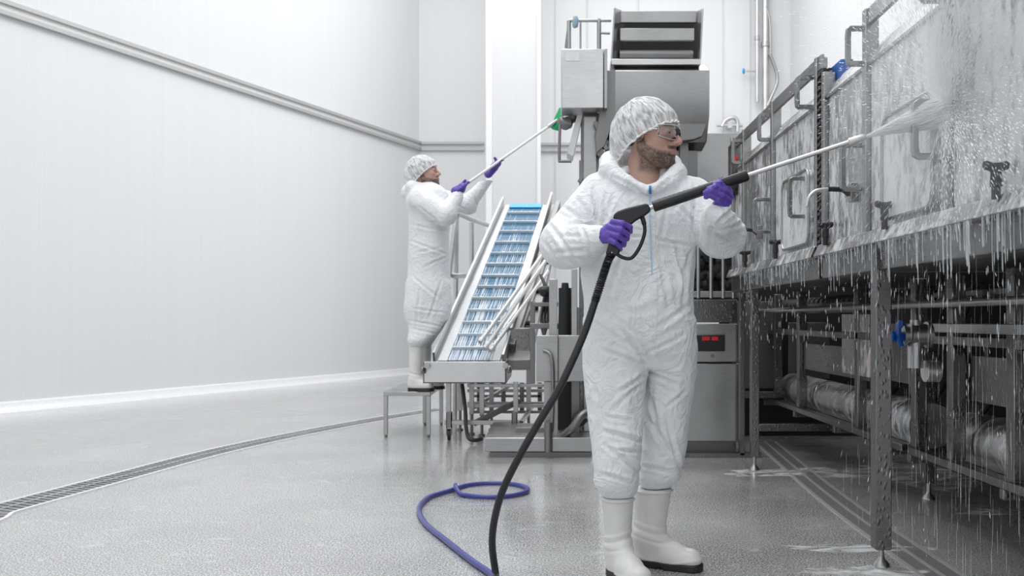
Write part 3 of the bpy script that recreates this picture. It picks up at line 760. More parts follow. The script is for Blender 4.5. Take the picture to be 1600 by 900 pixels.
drape(bvh, [(1016, 290), (1016, 296), (1016.5, 303)], 3.6, 'zip_slider', 'zip_blue', man, .012)
# gloved right hand on the pistol grip
def q3(px, py, Y, r): return (PV(px, py, Y), r)
hand(man, [
    [q3(958, 347, 3.143, .0125), q3(973, 349, 3.121, .0115), q3(984, 355, 3.131, .0108), q3(985, 362, 3.156, .0098)],
    [q3(955, 356, 3.141, .0125), q3(970, 359, 3.117, .0117), q3(980, 366, 3.129, .0108), q3(980, 373, 3.155, .0098)],
    [q3(952, 365, 3.143, .0122), q3(966, 369, 3.118, .0114), q3(975, 376, 3.130, .0105), q3(975, 383, 3.156, .0096)],
    [q3(949, 373, 3.147, .0115), q3(961, 379, 3.123, .0104), q3(969, 385, 3.134, .0096), q3(969, 390, 3.157, .0088)],
    [q3(945, 358, 3.185, .015), q3(956, 351, 3.195, .0135), q3(969, 350, 3.192, .012), q3(979, 353, 3.185, .0105)]],
    [(PV(941, 371, 3.183), PV(953, 357, 3.155), .026, .021, None), (PV(941, 372, 3.183), PV(950, 369, 3.150), .027, .021, None), (PV(931, 374, 3.205), PV(942, 370, 3.182), .031, .027, None)])
# gloved left hand cradling the lance grip
hand(man, [
    [q3(1140, 300, 3.168, .0125), q3(1136, 291, 3.138, .0115), q3(1124, 286, 3.124, .0108), q3(1116, 288, 3.131, .0098)],
    [q3(1141, 307, 3.166, .0127), q3(1133, 297, 3.132, .0117), q3(1117, 292, 3.119, .011), q3(1107, 295, 3.127, .0100)],
    [q3(1139, 314, 3.166, .0125), q3(1128, 305, 3.130, .0117), q3(1111, 298, 3.119, .0108), q3(1101, 301, 3.128, .0098)],
    [q3(1134, 320, 3.166, .0118), q3(1122, 312, 3.132, .0107), q3(1109, 305, 3.124, .0098), q3(1103, 308, 3.131, .009)],
    [q3(1128, 312, 3.190, .0155), q3(1134, 296, 3.204, .0135), q3(1130, 284, 3.197, .0118), q3(1127, 280, 3.186, .0105)]],
    [(PV(1120, 332, 3.177), PV(1135, 308, 3.174), .028, .021, None), (PV(1120, 331, 3.175), PV(1128, 317, 3.170), .028, .024, None), (PV(1119, 345, 3.19), PV(1120, 331, 3.178), .030, .028, None)])
boot(man, PV(965, 776, 3.38), .061, PV(966, 852, 3.385), .047, (P(957, 500, 3.43).x, 3.43, 0), (P(1008, 500, 3.19).x, 3.19, 0))
boot(man, PV(1020, 762, 3.54), .074, PV(1014, 838, 3.54), .059, (P(994, 500, 3.56).x, 3.56, 0), (P(1096, 500, 3.455).x, 3.455, 0))

# spray gun
gun = thing('pressure_washer_gun', 'black pressure washer gun with long steel lance held by the foreground worker', 'spray gun', tuple(P(985, 340, 3.155)))
def rline(px, py, Y=3.155): return PV(px, py, Y)
def poly_y(pts, Y0, Y1, Ym=3.155):
    return [(P(x, y, Ym).x, P(x, y, Ym).z) for x, y in pts], Y0, Y1
pp, a, b = poly_y([(958, 341), (959, 336), (964, 331), (977, 326), (1007, 319), (1012, 320), (1015, 325), (1016, 331), (1008, 337), (994, 345), (984, 353), (974, 350), (962, 346)], 3.135, 3.175)
m = MB().prism(pp, 'y', a, b); m.build('gun_body', 'black', gun, .006)
pp, a, b = poly_y([(963, 345), (983, 351), (978, 365), (970, 385), (967, 398), (957, 402), (946, 397), (950, 385), (956, 366)], 3.142, 3.170)
MB().prism(pp, 'y', a, b).build('pistol_grip', 'black', gun, .006)
m = MB(); m.tube(smooth_path([rline(1003, 338), rline(1007, 352), rline(1007, 365), rline(1001, 383), rline(992, 398), rline(984, 404), rline(972, 402), rline(961, 395)], 6), [.0085]*6+[.0065]*37, 10)
m.build('trigger_guard', 'black', gun)
d0 = Vector(rline(1012, 326)); d1 = P(1168, 274, 3.135)
def LP(t): return d0+(d1-d0)*t
MB().cyl(LP(-.02), LP(.12), .0075, 14).build('swivel_joint', 'steel_bright', gun)
m = MB(); m.tube([LP(.055), LP(.06), LP(.99), LP(1.0)], [.017, .0195, .0195, .017], 20); sl = m.build('lance_grip', 'black', gun)
m = MB()
for k in range(9): m.tube([LP(.10+.05*k)+Vector((0, -.004, .0185)), LP(.13+.05*k)+Vector((0, -.004, .0185))], .0022, 6)
m.build('grip_rib', 'black', sl)
tip = P(1342, 217, 3.05)
MB().cyl(LP(.97), tip, .0078, 14).build('lance_tube', 'steel_bright', gun)
dn = (tip-d1).normalized()
m = MB(); m.tube([tip-dn*.035, tip-dn*.03, tip+dn*.012, tip+dn*.022], [.010, .0135, .0135, .009], 16); m.build('nozzle', 'steel_bright', gun)
# black hose
hp = [(956, 396, 3.155), (950, 408, 3.155), (942, 432, 3.16), (930, 470, 3.17), (915, 515, 3.17), (896, 560, 3.16), (872, 610, 3.15), (843, 658, 3.15), (812, 712, 3.17), (786, 765, 3.22), (773, 810, 3.28), (769, 850, 3.33), (774, 893, 3.36)]
pts = [Vector(PV(*p)) for p in hp]; pts += [Vector((pts[-1].x+.008, 3.30, .016)), Vector((pts[-1].x+.05, 3.10, .015)), Vector((pts[-1].x+.16, 2.8, .015)), Vector((pts[-1].x+.35, 2.4, .015))]
sp = smooth_path(pts, 10)
hose = MB().tube(sp, .0135, 14).build('high_pressure_hose', 'rubber'); tag(hose, 'black high pressure hose hanging from the spray gun down to the floor', 'hose')
m = MB(); cut = smooth_path(pts[:4], 40); 
m.tube(cut[:len(cut)], [.0150+.0022*math.sin(i*1.9) for i in range(len(cut))], 14); lab(m.build('strain_relief', 'rubber', hose), 'ribbed black strain relief below the grip')
m = MB(); m.cyl(pts[0]+Vector((0, 0, .004)), pts[1]-Vector((.001, 0, .004)), .0135, 16); m.build('coupling', 'steel', hose)

# ======== man with the long brush (background)
man2 = thing('person', 'person in white coverall on the step stool, scrubbing upward with the long brush', 'person', (-.95, 7.55, .378))
Q = 7.55
ho2 = P(664, 270, Q)
neck2 = [(PV(662, 280, Q), .062), (PV(659, 296, Q), .066), (PV(664, 318, Q), .085)]
tw2, HR2 = make_head(man2, ho2, (.96, -.12, .16), 1.12, neck2, .0042)
make_net(man2, tw2, 1.12)
t2 = rows_px([(287, 648, 680, Q, .09), (296, 640, 695, Q, .15), (310, 636, 702, Q, .19), (340, 637, 702, Q, .20), (380, 639, 702, Q, .19), (430, 637, 703, Q, .18), (470, 635, 704, Q, .18), (500, 634, 702, Q, .16)])
l2a = rows_px([(440, 636, 704, Q-.04, .10), (480, 634, 704, Q-.06, .11), (500, 635, 697, Q-.07, .105), (520, 637, 686, Q-.08, .10), (533, 637, 672, Q-.09, .09), (541, 640, 662, Q-.09, .065)])
l2b = rows_px([(440, 640, 702, Q+.10, .10), (480, 645, 704, Q+.12, .11), (510, 650, 693, Q+.13, .10), (530, 654, 680, Q+.13, .09), (540, 656, 672, Q+.13, .07)])
def suit2(X, Y, Z):
    d = stack(X, Y, Z, t2); d = smin(d, smin(stack(X, Y, Z, l2a), stack(X, Y, Z, l2b), .01), .03)
    a = cone(X, Y, Z, PV(655, 312, Q-.15), PV(694, 336, Q-.22), .105, .088)
    a = smin(a, cone(X, Y, Z, PV(697, 334, Q-.22), PV(714, 306, Q-.18), .082, .048), .03)
    b = cone(X, Y, Z, PV(682, 310, Q+.12), PV(730, 320, Q+.12), .085, .075)
    b = smin(b, cone(X, Y, Z, PV(732, 318, Q+.12), PV(762, 278, Q+.10), .078, .048), .04)
    d = smin(d, smin(a, b, .01), .03)
    hd = cone(X, Y, Z, PV(645, 293, Q-.06), PV(690, 303, Q-.05), .06, .035)
    hd = smin(hd, cone(X, Y, Z, PV(648, 292, Q+.08), PV(640, 300, Q), .06, .065), .02)
    d = smin(d, hd, .01)
    return smax(d, -cone(X, Y, Z, PV(664, 280, Q), PV(661, 290, Q-.01), .078, .070), .01)
v, q = surfnet(suit2, (-1.35, 7.1, .7), (-.40, 7.9, 2.15), .0105); v = vlap(v, q, 2, .5)
F2 = [(640, 375, 700, 400, 1.6, .010), (645, 350, 700, 362, 1.6, .010), (660, 345, 700, 352, 1.5, .010), (650, 395, 690, 385, 1.6, .008), (700, 400, 660, 420, 1.6, .008), (645, 430, 690, 470, 1.8, .009), (690, 440, 668, 500, 1.8, .009),
      (640, 500, 690, 512, 1.5, .010), (642, 515, 685, 522, 1.5, .010), (645, 480, 700, 490, 1.6, .008), (655, 325, 690, 350, 1.6, .009), (700, 320, 712, 345, 1.5, .008), (735, 300, 750, 330, 1.5, .008), (715, 320, 740, 335, 1.5, .008), (655, 450, 650, 520, 1.8, .009)]
v = displace_folds(v, q, F2, .010, 6.5); v = vlap(v, q, 1, .3)
np_mesh('coverall', v, q, 'fabric', man2)
def h2(cx, cy, Y, up):
    fl = []
    for i in range(4):
        dx = 3.9*i-4; dy = -2.7*i+3
        fl.append([q3(cx-5+dx, cy+6+dy, Y-.02, .0125), q3(cx-2+dx, cy+1+dy, Y-.048, .012), q3(cx+1+dx, cy-3+dy, Y-.035, .0115), q3(cx+3+dx, cy-3+dy, Y-.005, .011)])
    fl.append([q3(cx-4, cy+4, Y+.02, .017), q3(cx+1, cy-6, Y+.03, .015), q3(cx+up, cy-11, Y+.012, .012)])
    return fl
hand(man2, h2(722, 293, Q-.17, 5), [(PV(712, 299, Q-.18), PV(720, 294, Q-.175), .040, .034, None), (PV(721, 296, Q-.18), PV(723, 291, Q-.175), .032, .03, None)], h=.003, k=.003)
hand(man2, h2(775, 258, Q+.10, -2), [(PV(763, 272, Q+.10), PV(772, 262, Q+.10), .036, .034, None), (PV(772, 261, Q+.10), PV(778, 255, Q+.10), .034, .03, None)], h=.003, k=.003)
bz = .378
boot2 = boot(man2, (P(651, 536, Q-.09).x, Q-.09, P(651, 536, Q-.09).z-bz), .062, (P(649, 585, Q-.09).x, Q-.09, .10), .052, (P(640, 500, Q-.09).x, Q-.09, bz), (P(676, 500, Q-.12).x, Q-.14, bz), h=.007)
boot2 = boot(man2, (P(664, 536, Q+.13).x, Q+.13, P(664, 536, Q+.13).z-bz), .060, (P(663, 585, Q+.13).x, Q+.13, .10), .05, (P(654, 500, Q+.13).x, Q+.13, bz), (P(693, 500, Q+.12).x, Q+.10, bz), h=.007)
# long brush
A = P(714, 298, Q-.175); B = P(868, 190, Q+.38)
br = thing('long_handled_brush', 'long white pole brush with green bristles reaching up to the hopper tower', 'brush', tuple(A))
MB().cyl(A, B, .012, 12).build('pole', 'white_plastic', br)
d = (B-A).normalized()
m = MB(); m.cyl(B-d*.10, B+d*.03, .016, 12); m.build('socket', 'steel', br)
u = Vector((.42, 0, .9)).normalized()
m = MB(); m.bar(B+d*.045-u*.10, B+d*.045+u*.10, .075, .05, up=(d.x, d.y, d.z)); hd = m.build('brush_head', 'green', br, .008)
m = MB()
for i in range(14):
    for j in range(4):
        s0 = B+d*.055+u*(-.07+.011*i)+Vector((0, -.022+.015*j, 0)); m.cyl(s0, s0+(d*.045+Vector((RNG.normal()*.004, RNG.normal()*.004, 0))), .0045, 6, .006)
o = m.build('bristles', 'green', hd); o['kind'] = 'stuff'

# ---------------------------------------------------------------- room
WL0 = Vector((-8.0, 4.7, 0)); WLd = Vector((3.36, 7.0, 0)).normalized()
cor = Vector((-2.39, 16.4, 0)); near = cor-WLd*22
def wall_slab(a, b, z0, z1, t, name, mat='wall'):
    m = MB(); n = Vector((-(b-a).y, (b-a).x, 0)).normalized()*t
    m.quadslab([(a.x, a.y, z0), (b.x, b.y, z0), (b.x, b.y, z1), (a.x, a.y, z1)], n)
    return struct(m.build(name, mat, None))
m = MB(); m.box(-16, 9, -6, 18, -.12, 0); fl = struct(m.build('floor', 'floor'))
wall_slab(near, cor, 0, 9, .15, 'wall_left')
wall_slab(Vector((9, 16.4, 0)), Vector((-3.0, 16.4, 0)), 0, 9, -.15, 'wall_back')
wall_slab(Vector((4.4, 16.4, 0)), Vector((4.4, -6, 0)), 0, 9, .15, 'wall_right')
# coved skirting
nrm = Vector((WLd.y, -WLd.x, 0))
m = MB(); a = near+WLd*.3; b = cor
pr = [(0, 0), (.10, 0), (.07, .02), (.045, .05), (.03, .095), (0, .11)]
vs = [(a+nrm*x+Vector((0, 0, z))) for x, z in pr]+[(b+nrm*x+Vector((0, 0, z))) for x, z in pr]; n = len(pr)
m.add(vs, [tuple(range(n)), tuple(range(2*n-1, n-1, -1))]+[(i, n+i, n+(i+1) % n, (i+1) % n) for i in range(n)])
struct(m.build('baseboard_left', 'cove'))
m = MB(); m.box(-2.3, 4.3, 16.30, 16.4, 0, .11); struct(m.build('baseboard_back', 'cove', None, .03))
# grey double bump rail on the walls
m = MB()
for dz, hh, tt in ((.0, .045, .05), (.115, .045, .05)):
    m.bar(near+nrm*.03+Vector((0, 0, 4.37+dz)), cor+nrm*.03+Vector((0, 0, 4.09+dz)), .06, hh)
struct(m.build('trim_1', 'trimgrey'))
m = MB(); m.bar(near+nrm*.012+Vector((0, 0, 4.427)), cor+nrm*.012+Vector((0, 0, 4.147)), .024, .085); struct(m.build('trim_2', 'white_plastic'))
m = MB()
for dz in (0, .115): m.box(-2.34, -1.2, 16.34, 16.4, 4.065+dz, 4.11+dz)
for dz in (0, .115): m.box(-.2, .7, 16.34, 16.4, 4.045+dz, 4.09+dz)
struct(m.build('trim_3', 'trimgrey'))
# column
Yc = 14.0
a = P(766, 500, Yc); b = P(842, 500, Yc)
m = MB(); m.box(a.x, b.x, Yc, Yc+1.6, 0, 9); struct(m.build('wall_column', 'wall_col'))
m = MB(); m.box(a.x-.07, a.x+.03, Yc-.03, Yc+.08, 0, 9); m.box(b.x-.03, b.x+.03, Yc-.03, Yc+.05, 0, 9)
struct(m.build('trim_4', 'cove', None, .01))
# panel joints on the back wall
for i, px in enumerate((868, 918, 998, 1130, 1172)):
    p = P(px, 500, 16.385); m = MB(); m.box(p.x-.012, p.x+.012, 16.385, 16.4, 0, 9); struct(m.build('trim_%d' % (5+i), 'trimgrey' if px == 918 else 'wall_col'))
# floor drain channel
dpts = smooth_path([Vector((-4.4, 2.0, 0)), G(-160, 840), G(0, 797), G(170, 751), G(340, 706), G(480, 676), G(600, 654), G(690, 640)], 8)
dr = thing('floor_drain_channel', 'long narrow slotted drain channel running along the pale floor at left', 'drain', tuple(dpts[10]))
def ribbon(off0, off1, z0, z1, name, mat, pts=dpts, parent=dr):
    m = MB(); n = len(pts); rings = []
    for i, p in enumerate(pts):
        t = (pts[min(i+1, n-1)]-pts[max(i-1, 0)]).normalized(); s = Vector((t.y, -t.x, 0))
        rings += [p+s*off0+Vector((0, 0, z0)), p+s*off1+Vector((0, 0, z0)), p+s*off1+Vector((0, 0, z1)), p+s*off0+Vector((0, 0, z1))]
    fs = [(0, 1, 2, 3), (4*n-1, 4*n-2, 4*n-3, 4*n-4)]
    for i in range(n-1):
        for k in range(4): fs.append((4*i+k, 4*i+4+k, 4*i+4+(k+1) % 4, 4*i+(k+1) % 4))
    m.add(rings, fs); return m.build(name, mat, parent)
ribbon(-.11, .11, -.002, .002, 'channel_bed', 'steel_dark')
ribbon(-.125, -.105, -.002, .007, 'edge_strip', 'cove'); ribbon(.105, .125, -.002, .007, 'edge_strip', 'cove'); ribbon(-.008, .008, -.002, .007, 'centre_bar', 'steel_bright')
m = MB(); s0 = 0
for i in range(len(dpts)-1):
    a, b = dpts[i], dpts[i+1]; L = (b-a).length; t = (b-a).normalized(); s = Vector((t.y, -t.x, 0)); k = s0
    while k < L:
        c = a+t*k; m.bar(c-s*.105+t*.03+Vector((0, 0, .004)), c+s*.105-t*.03+Vector((0, 0, .004)), .012, .004); k += .05
    s0 = k-L
o = m.build('grate_slats', 'steel_bright', dr); o['kind'] = 'stuff'
# second shallow channel beneath the machine at right
d2 = [G(1195, 690), G(1290, 770), G(1400, 850), G(1480, 905), G(1560, 960)]
d3 = smooth_path(d2, 6)
dr2 = thing('floor_drain_channel', 'dark shallow drain channel beside the legs of the wet machine at right', 'drain', tuple(d3[5]))
ribbon(-.075, .075, -.002, .002, 'channel_bed', 'drain_grey', d3, dr2); ribbon(-.09, -.07, -.002, .004, 'edge_strip', 'trimgrey', d3, dr2); ribbon(.07, .09, -.002, .004, 'edge_strip', 'trimgrey', d3, dr2)
ribbon(-.008, .008, -.002, .004, 'centre_bar', 'trimgrey', d3, dr2)

# wall pipes at the back right
def wall_pipe(px, y0, y1, Y, r, label, extra=None):
    t = thing('wall_pipe', label, 'pipe', tuple(P(px, y1, Y)))
    MB().cyl(P(px, y0, Y), P(px, y1, Y), r, 12).build('pipe', 'steel_bright', t)
    for f in (.25, .7):
        p = P(px, y0+(y1-y0)*f, Y); MB().cyl(p-Vector((0, 0, .04)), p+Vector((0, 0, .04)), r*1.35, 12).build('clamp', 'steel', t)
    return t
t = wall_pipe(1196, -175, 175, 16.25, .062, 'thick vertical steel pipe with a hose loop beside it on the white back wall')
t2_ = wall_pipe(1183, -175, 160, 16.25, .036, 'thin vertical steel pipe with the small blue valve behind the machine')
m = MB(); m.tube(smooth_path([P(1203, 85, 16.2), P(1213, 112, 16.2), P(1214, 130, 16.2), P(1206, 150, 16.2), P(1199, 166, 16.2)], 6), .03, 10); m.build('hose_loop', 'steel', t)
m = MB(); m.tube(smooth_path([P(1197, 10, 16.2), P(1203, 35, 16.2), P(1204, 85, 16.2)], 6), .02, 10); m.build('hose_loop', 'steel', t)
m = MB(); m.cyl(P(1166, 111, 16.25), P(1184, 111, 16.25), .018, 10); m.build('branch', 'steel_bright', t2_)
m = MB(); m.blob(P(1162, 111, 16.25), (.028, .03, .055), 3, 14); lab(m.build('valve_knob', 'sky_blue', t2_, 0), 'blue valve knob')
t = wall_pipe(1307, -175, 78, 16.25, .062, 'vertical steel pipe with a side branch high on the white wall behind the machine frame')
m = MB(); m.cyl(P(1307, 52, 16.25), P(1328, 52, 16.25), .02, 10); m.cyl(P(1307, 60, 16.25), P(1324, 60, 16.25), .016, 10); m.build('branch', 'steel_bright', t)
m = MB(); m.cyl(P(1307, 40, 16.25), P(1307, 60, 16.25), .065, 14); m.build('fitting', 'steel', t)
m = MB(); m.cyl(P(1120, 196, 16.25), P(1160, 196, 16.25), .03, 12); m.tube(smooth_path([P(1128, 198, 16.25), P(1134, 188, 16.25), P(1146, 184, 16.25), P(1152, 190, 16.25), P(1152, 206, 16.25)], 5), .04, 10)
m.box(P(1140, 196, 16.25).x-.04, P(1140, 196, 16.25).x+.04, 16.22, 16.42, P(1140, 196, 16.25).z-.05, P(1140, 196, 16.25).z+.05)
tag(m.build('pipe_elbow', 'steel_bright'), 'pale horizontal pipe elbow low on the wall beyond the steel screen', 'pipe')

# ---------------------------------------------------------------- wet machine at the right
XM = 1.30
def zy(py, Y): return H+(CY-py)*Y/F
def build_section(root, posts, y0, y1, ztop, rail_gap=True, seed=0):
    """posts: Y positions of vertical frame posts; panels between them; the face is the plane X = XM"""
    x = XM
    for Y in posts:
        full = Y not in noTop
        MB().box(x-.022, x+.035, Y-.022, Y+.022, 1.27, 2.235 if full else 2.10).build('frame_post', 'steel_frame', root, .004)
    return
mach = thing('spray_tunnel_machine', 'nearer half of the long wet stainless machine at right, being hosed down', 'machine', (1.6, 2.6, 0))
mach2 = thing('spray_tunnel_machine', 'farther half of the long stainless machine at right, beyond the black joint strip', 'machine', (1.6, 5.1, 0))
noTop = ()
def d_handle(Y, z0, z1, parent, reach=.085, r=.010, x=XM-.02, flat=True):
    m = MB(); pts = [(x+.02, Y, z1), (x-reach*.75, Y, z1), (x-reach*.96, Y, z1-.012), (x-reach, Y, z1-.035), (x-reach, Y, z0+.035), (x-reach*.96, Y, z0+.012), (x-reach*.75, Y, z0), (x+.02, Y, z0)]
    P_ = [Vector(p) for p in pts]; n = len(P_)
    inner = []
    w = .024; th = .012
    c = Vector((x-reach*.4, Y, (z0+z1)/2))
    ring_o = [(p.x, p.z) for p in P_]; k = .020
    ri = [(x+.02, z1-k), (x-reach*.72, z1-k), (x-reach+k*1.05, z1-k-.012), (x-reach+k, z1-.045), (x-reach+k, z0+.045), (x-reach+k*1.05, z0+k+.012), (x-reach*.72, z0+k), (x+.02, z0+k)]
    vs = []; fs = []
    for yy in (Y-th, Y+th):
        vs += [(a, yy, b) for a, b in ring_o]+[(a, yy, b) for a, b in ri]
    for i in range(n-1):
        fs += [(i, i+1, n+i+1, n+i), (2*n+i, 3*n+i, 3*n+i+1, 2*n+i+1), (i, 2*n+i, 2*n+i+1, i+1), (n+i, n+i+1, 3*n+i+1, 3*n+i)]
    fs += [(0, n, 3*n, 2*n), (n-1, 3*n-1, 4*n-1, 2*n-1)]
    m.add(vs, fs); return m.build('handle', 'steel_frame', parent, .003)
def knob(Y, parent, z=1.34):
    x = XM-.045; m = MB(); m.tube([(x, Y, z-.03), (x, Y, z+.005), (x, Y, z+.006), (x, Y, z+.05)], [.012, .012, .017, .014], 12)
    k = m.build('clamp_stem', 'black', parent)
    m = MB(); m.tube([(x-.034, Y, z+.066), (x-.03, Y, z+.066), (x-.012, Y, z+.060), (x+.012, Y, z+.060), (x+.03, Y, z+.066), (x+.034, Y, z+.066)], [.010, .013, .013, .013, .013, .010], 12); m.cyl((x, Y, z+.045), (x, Y, z+.07), .016, 12)
    m.build('clamp_knob', 'black', k)
def panel(root, ya, yb, z0=1.33, z1=2.02, hatch=None, foam=False, hand_y=None):
    x = XM; mt = 'steel_foam' if foam else 'steel_wet'
    m = MB(); m.box(x, x+.03, ya+.024, yb-.024, z0, z1); p = m.build('door_panel', mt, root, .004)
    # raised border at the top and folded rim
    m = MB(); m.bar((x-.006, ya+.03, z1-.012), (x-.006, yb-.03, z1-.012), .012, .012); m.build('panel_rim', 'steel_frame', p)
    if hatch:
        a, b, c, d = hatch; r = .05; n = 5
        outl = []
        for cx, cz, s in ((b-r, d-r, 0), (a+r, d-r, 1), (a+r, c+r, 2), (b-r, c+r, 3)):
            for i in range(n+1):
                t = math.pi/2*(s+i/n); outl.append((cx+r*math.cos(t), cz+r*math.sin(t)))
        m = MB(); m.prism(outl, 'x', x-.022, x+.002); hp_ = m.build('hatch_door', mt, p, .006)
        m = MB(); m.tube([Vector((x-.024, u, v)) for u, v in outl], .0075, 8, closed=True); m.build('hatch_rim', 'steel_frame', hp_)
    return p
# near half: posts
near_posts = [1.45, 2.18, 2.91, 3.65, 4.20]
for Y in near_posts:
    top = 2.235 if Y < 4 else 2.13
    MB().box(XM-.022, XM+.035, Y-.02, Y+.02, 1.27, top).build('frame_post', 'steel_frame', mach, .004)
far_posts = [4.32, 5.18, 5.95, 6.30]
for Y in far_posts: MB().box(XM-.022, XM+.035, Y-.018, Y+.018, 1.27, 2.235).build('frame_post', 'steel_frame', mach2, .004)
panel(mach, 1.45, 2.18, foam=True); panel(mach, 2.18, 2.91, foam=True)
panel(mach, 2.91, 3.65, foam=True, hatch=(2.99, 3.44, 1.35, 1.74))
panel(mach, 3.65, 4.20, foam=False)
panel(mach2, 4.32, 5.18, foam=True, hatch=(4.42, 4.92, 1.35, 1.72)); panel(mach2, 5.18, 5.95); panel(mach2, 5.95, 6.30)
# sloped coping above the doors, open gap and top rail
def coping(root, ya, yb):
    m = MB(); m.quadslab([(XM-.004, ya, 2.02), (XM-.004, yb, 2.02), (XM+.05, yb, 2.105), (XM+.05, ya, 2.105)], (.012, 0, -.004)); m.build('sloped_coping', 'steel_wet', root, .003)
coping(mach, 1.45, 4.20); coping(mach2, 4.32, 6.30)
MB().box(XM-.012, XM+.006, 1.40, 3.67, 2.165, 2.235).build('top_rail', 'steel_frame', mach, .003)
MB().box(XM-.012, XM+.006, 4.26, 6.32, 2.165, 2.235).build('top_rail', 'steel_frame', mach2, .003)
for Y in (2.22, 2.955, 3.69): d_handle(Y, 2.015, 2.18, mach, reach=.062)
for Y in (4.42, 5.22, 5.98): d_handle(Y, 2.01, 2.175, mach2, reach=.07)
for Y in (2.96, 3.69): d_handle(Y, 1.50, 1.70, mach)
for Y in (4.50, 5.28): d_handle(Y, 1.48, 1.69, mach2)
for Y in (2.52, 3.36, 4.08): knob(Y, mach)
for Y in (4.98, 5.76): knob(Y, mach2)
# latch bars
def latch(Y, parent):
    m = MB(); m.box(XM-.03, XM, Y-.02, Y+.02, 1.47, 1.55); k = m.build('latch_bracket', 'steel_frame', parent, .003)
    m = MB(); m.tube(smooth_path([(XM-.03, Y, 1.50), (XM-.06, Y, 1.522), (XM-.12, Y, 1.525)], 4), .011, 10); m.build('latch_grip', 'rubber', k)
    m = MB(); m.tube(smooth_path([(XM-.12, Y, 1.525), (XM-.17, Y, 1.518), (XM-.20, Y, 1.49), (XM-.21, Y, 1.45)], 4), .008, 10); m.build('latch_rod', 'steel_bright', k)
latch(3.80, mach); latch(5.5, mach2)
# fascia, ledge and beam
for root, ya, yb in ((mach, 1.40, 4.24), (mach2, 4.30, 6.34)):
    m = MB(); m.quadslab([(XM-.03, ya, 1.325), (XM-.03, yb, 1.325), (XM-.055, yb, 1.268), (XM-.055, ya, 1.268)], (.10, 0, .0)); m.build('drip_ledge', 'steel_wet', root, .003)
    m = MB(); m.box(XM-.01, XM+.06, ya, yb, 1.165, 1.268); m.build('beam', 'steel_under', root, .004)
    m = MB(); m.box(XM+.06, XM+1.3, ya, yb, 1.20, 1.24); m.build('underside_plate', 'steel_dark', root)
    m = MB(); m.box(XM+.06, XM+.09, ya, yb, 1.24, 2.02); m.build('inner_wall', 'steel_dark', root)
    m = MB(); m.box(XM+1.28, XM+1.31, ya, yb, .0, 1.9); m.build('shade_backing', 'dark', root)  # dark sheet added to close the open back and shade the floor beneath
m = MB(); m.box(XM+.12, XM+1.28, 7.50, 7.53, .0, 1.9); m.build('shade_end_sheet', 'dark', mach2)  # dark sheet added to shut out the bright wall past the far end
m = MB(); m.box(XM+1.28, XM+1.31, 6.34, 7.5, .0, 1.9); m.build('shade_backing', 'dark', mach2)  # added shade sheet carried on to the far end
m = MB(); m.box(XM+.15, XM+.5, 7.2, 7.22, .42, 1.12); m.box(XM+.62, XM+.95, 7.2, 7.22, .50, .95); m.build('end_cover', 'steel_dark', mach2, .003)
# black joint strip
m = MB(); m.box(XM-.012, XM+.03, 4.225, 4.285, 1.28, 2.16)
for k in range(26): m.box(XM-.024, XM-.010, 4.23, 4.28, 1.30+.033*k, 1.315+.033*k)
tag(m.build('joint_seal', 'rubber', None, .002), 'black rubber joint strip between the two halves of the wet machine', 'seal')
# blue boxes above
m = MB(); m.box(XM+.04, XM+.10, 4.13, 4.42, 2.06, 2.175); tag(m.build('blue_box', 'blue_plastic', None, .006), 'small blue plastic box on top of the machine beside the joint strip', 'box')
# legs with screw feet
def leg(parent, x, y, z1, zf=.16, s=.031, mat='steel_under'):
    m = MB(); m.box(x-s, x+s, y-s, y+s, zf, z1); l = m.build('leg', mat, parent, .004)
    if zf > .0 and zf < .3:
        m = MB(); m.cyl((x, y, .02), (x, y, zf+.01), .012, 12); m.tube([(x, y, 0.001), (x, y, .012), (x, y, .03), (x, y, .045)], [.034, .032, .015, .011], 20); m.build('screw_foot', 'steel', l)
    return l
leg(mach, XM+.005, 3.53, 1.27, .07); leg(mach, XM+.005, 1.7, 1.27, .07)
leg(mach2, XM+.02, 5.78, 1.20, .09, .026); leg(mach2, XM+.75, 4.85, .80, .09); leg(mach2, XM+.9, 6.05, .8, .09)
# inner frame with lower rail
XI = 1.78
def leg2(px, root, s=.030, z1=1.17, X=XI, zb=None):
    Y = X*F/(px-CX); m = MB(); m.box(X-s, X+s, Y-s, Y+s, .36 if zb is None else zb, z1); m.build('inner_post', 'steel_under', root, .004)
for px in (1436, 1494, 1590): leg2(px, mach)
for px in (1215, 1253): leg2(px, mach2)
leg2(1345, mach2, .028)
for root, ya, yb in ((mach, 1.5, 4.38), (mach2, 4.46, 7.4)):
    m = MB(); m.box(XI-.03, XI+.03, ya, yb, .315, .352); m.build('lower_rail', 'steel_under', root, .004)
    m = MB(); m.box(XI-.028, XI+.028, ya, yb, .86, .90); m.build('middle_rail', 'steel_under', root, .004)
    m = MB(); m.cyl((XI+.165, ya+.1, .43), (XI+.165, yb-.25, .43), .115, 32); pt = m.build('return_duct', 'duct', root)
    k = ya+.5
    while k < yb-.3: MB().tube([(XI+.165, k, .43), (XI+.165, k+.02, .43)], [.12, .12], 32).build('duct_band', 'steel', pt); k += .62
    m = MB(); m.cyl((XI-.10, ya, 1.04), (XI-.10, yb, 1.04), .017, 12); m.build('water_pipe', 'steel', root)
    m = MB(); m.cyl((XI+.15, ya, 1.09), (XI+.15, yb, 1.09), .03, 12)
    k = ya
    while k < yb: m.cyl((XI+.15, k, 1.09), (XI+.15, k+.015, 1.09), .045, 12); k += .11
    m.build('roller_shaft', 'steel_dark', root)
    k = ya+.15
    while k < yb: MB().box(XI-.03, XI+.78, k, k+.04, .275, .315).build('cross_member', 'steel_under', root, .003); k += .9
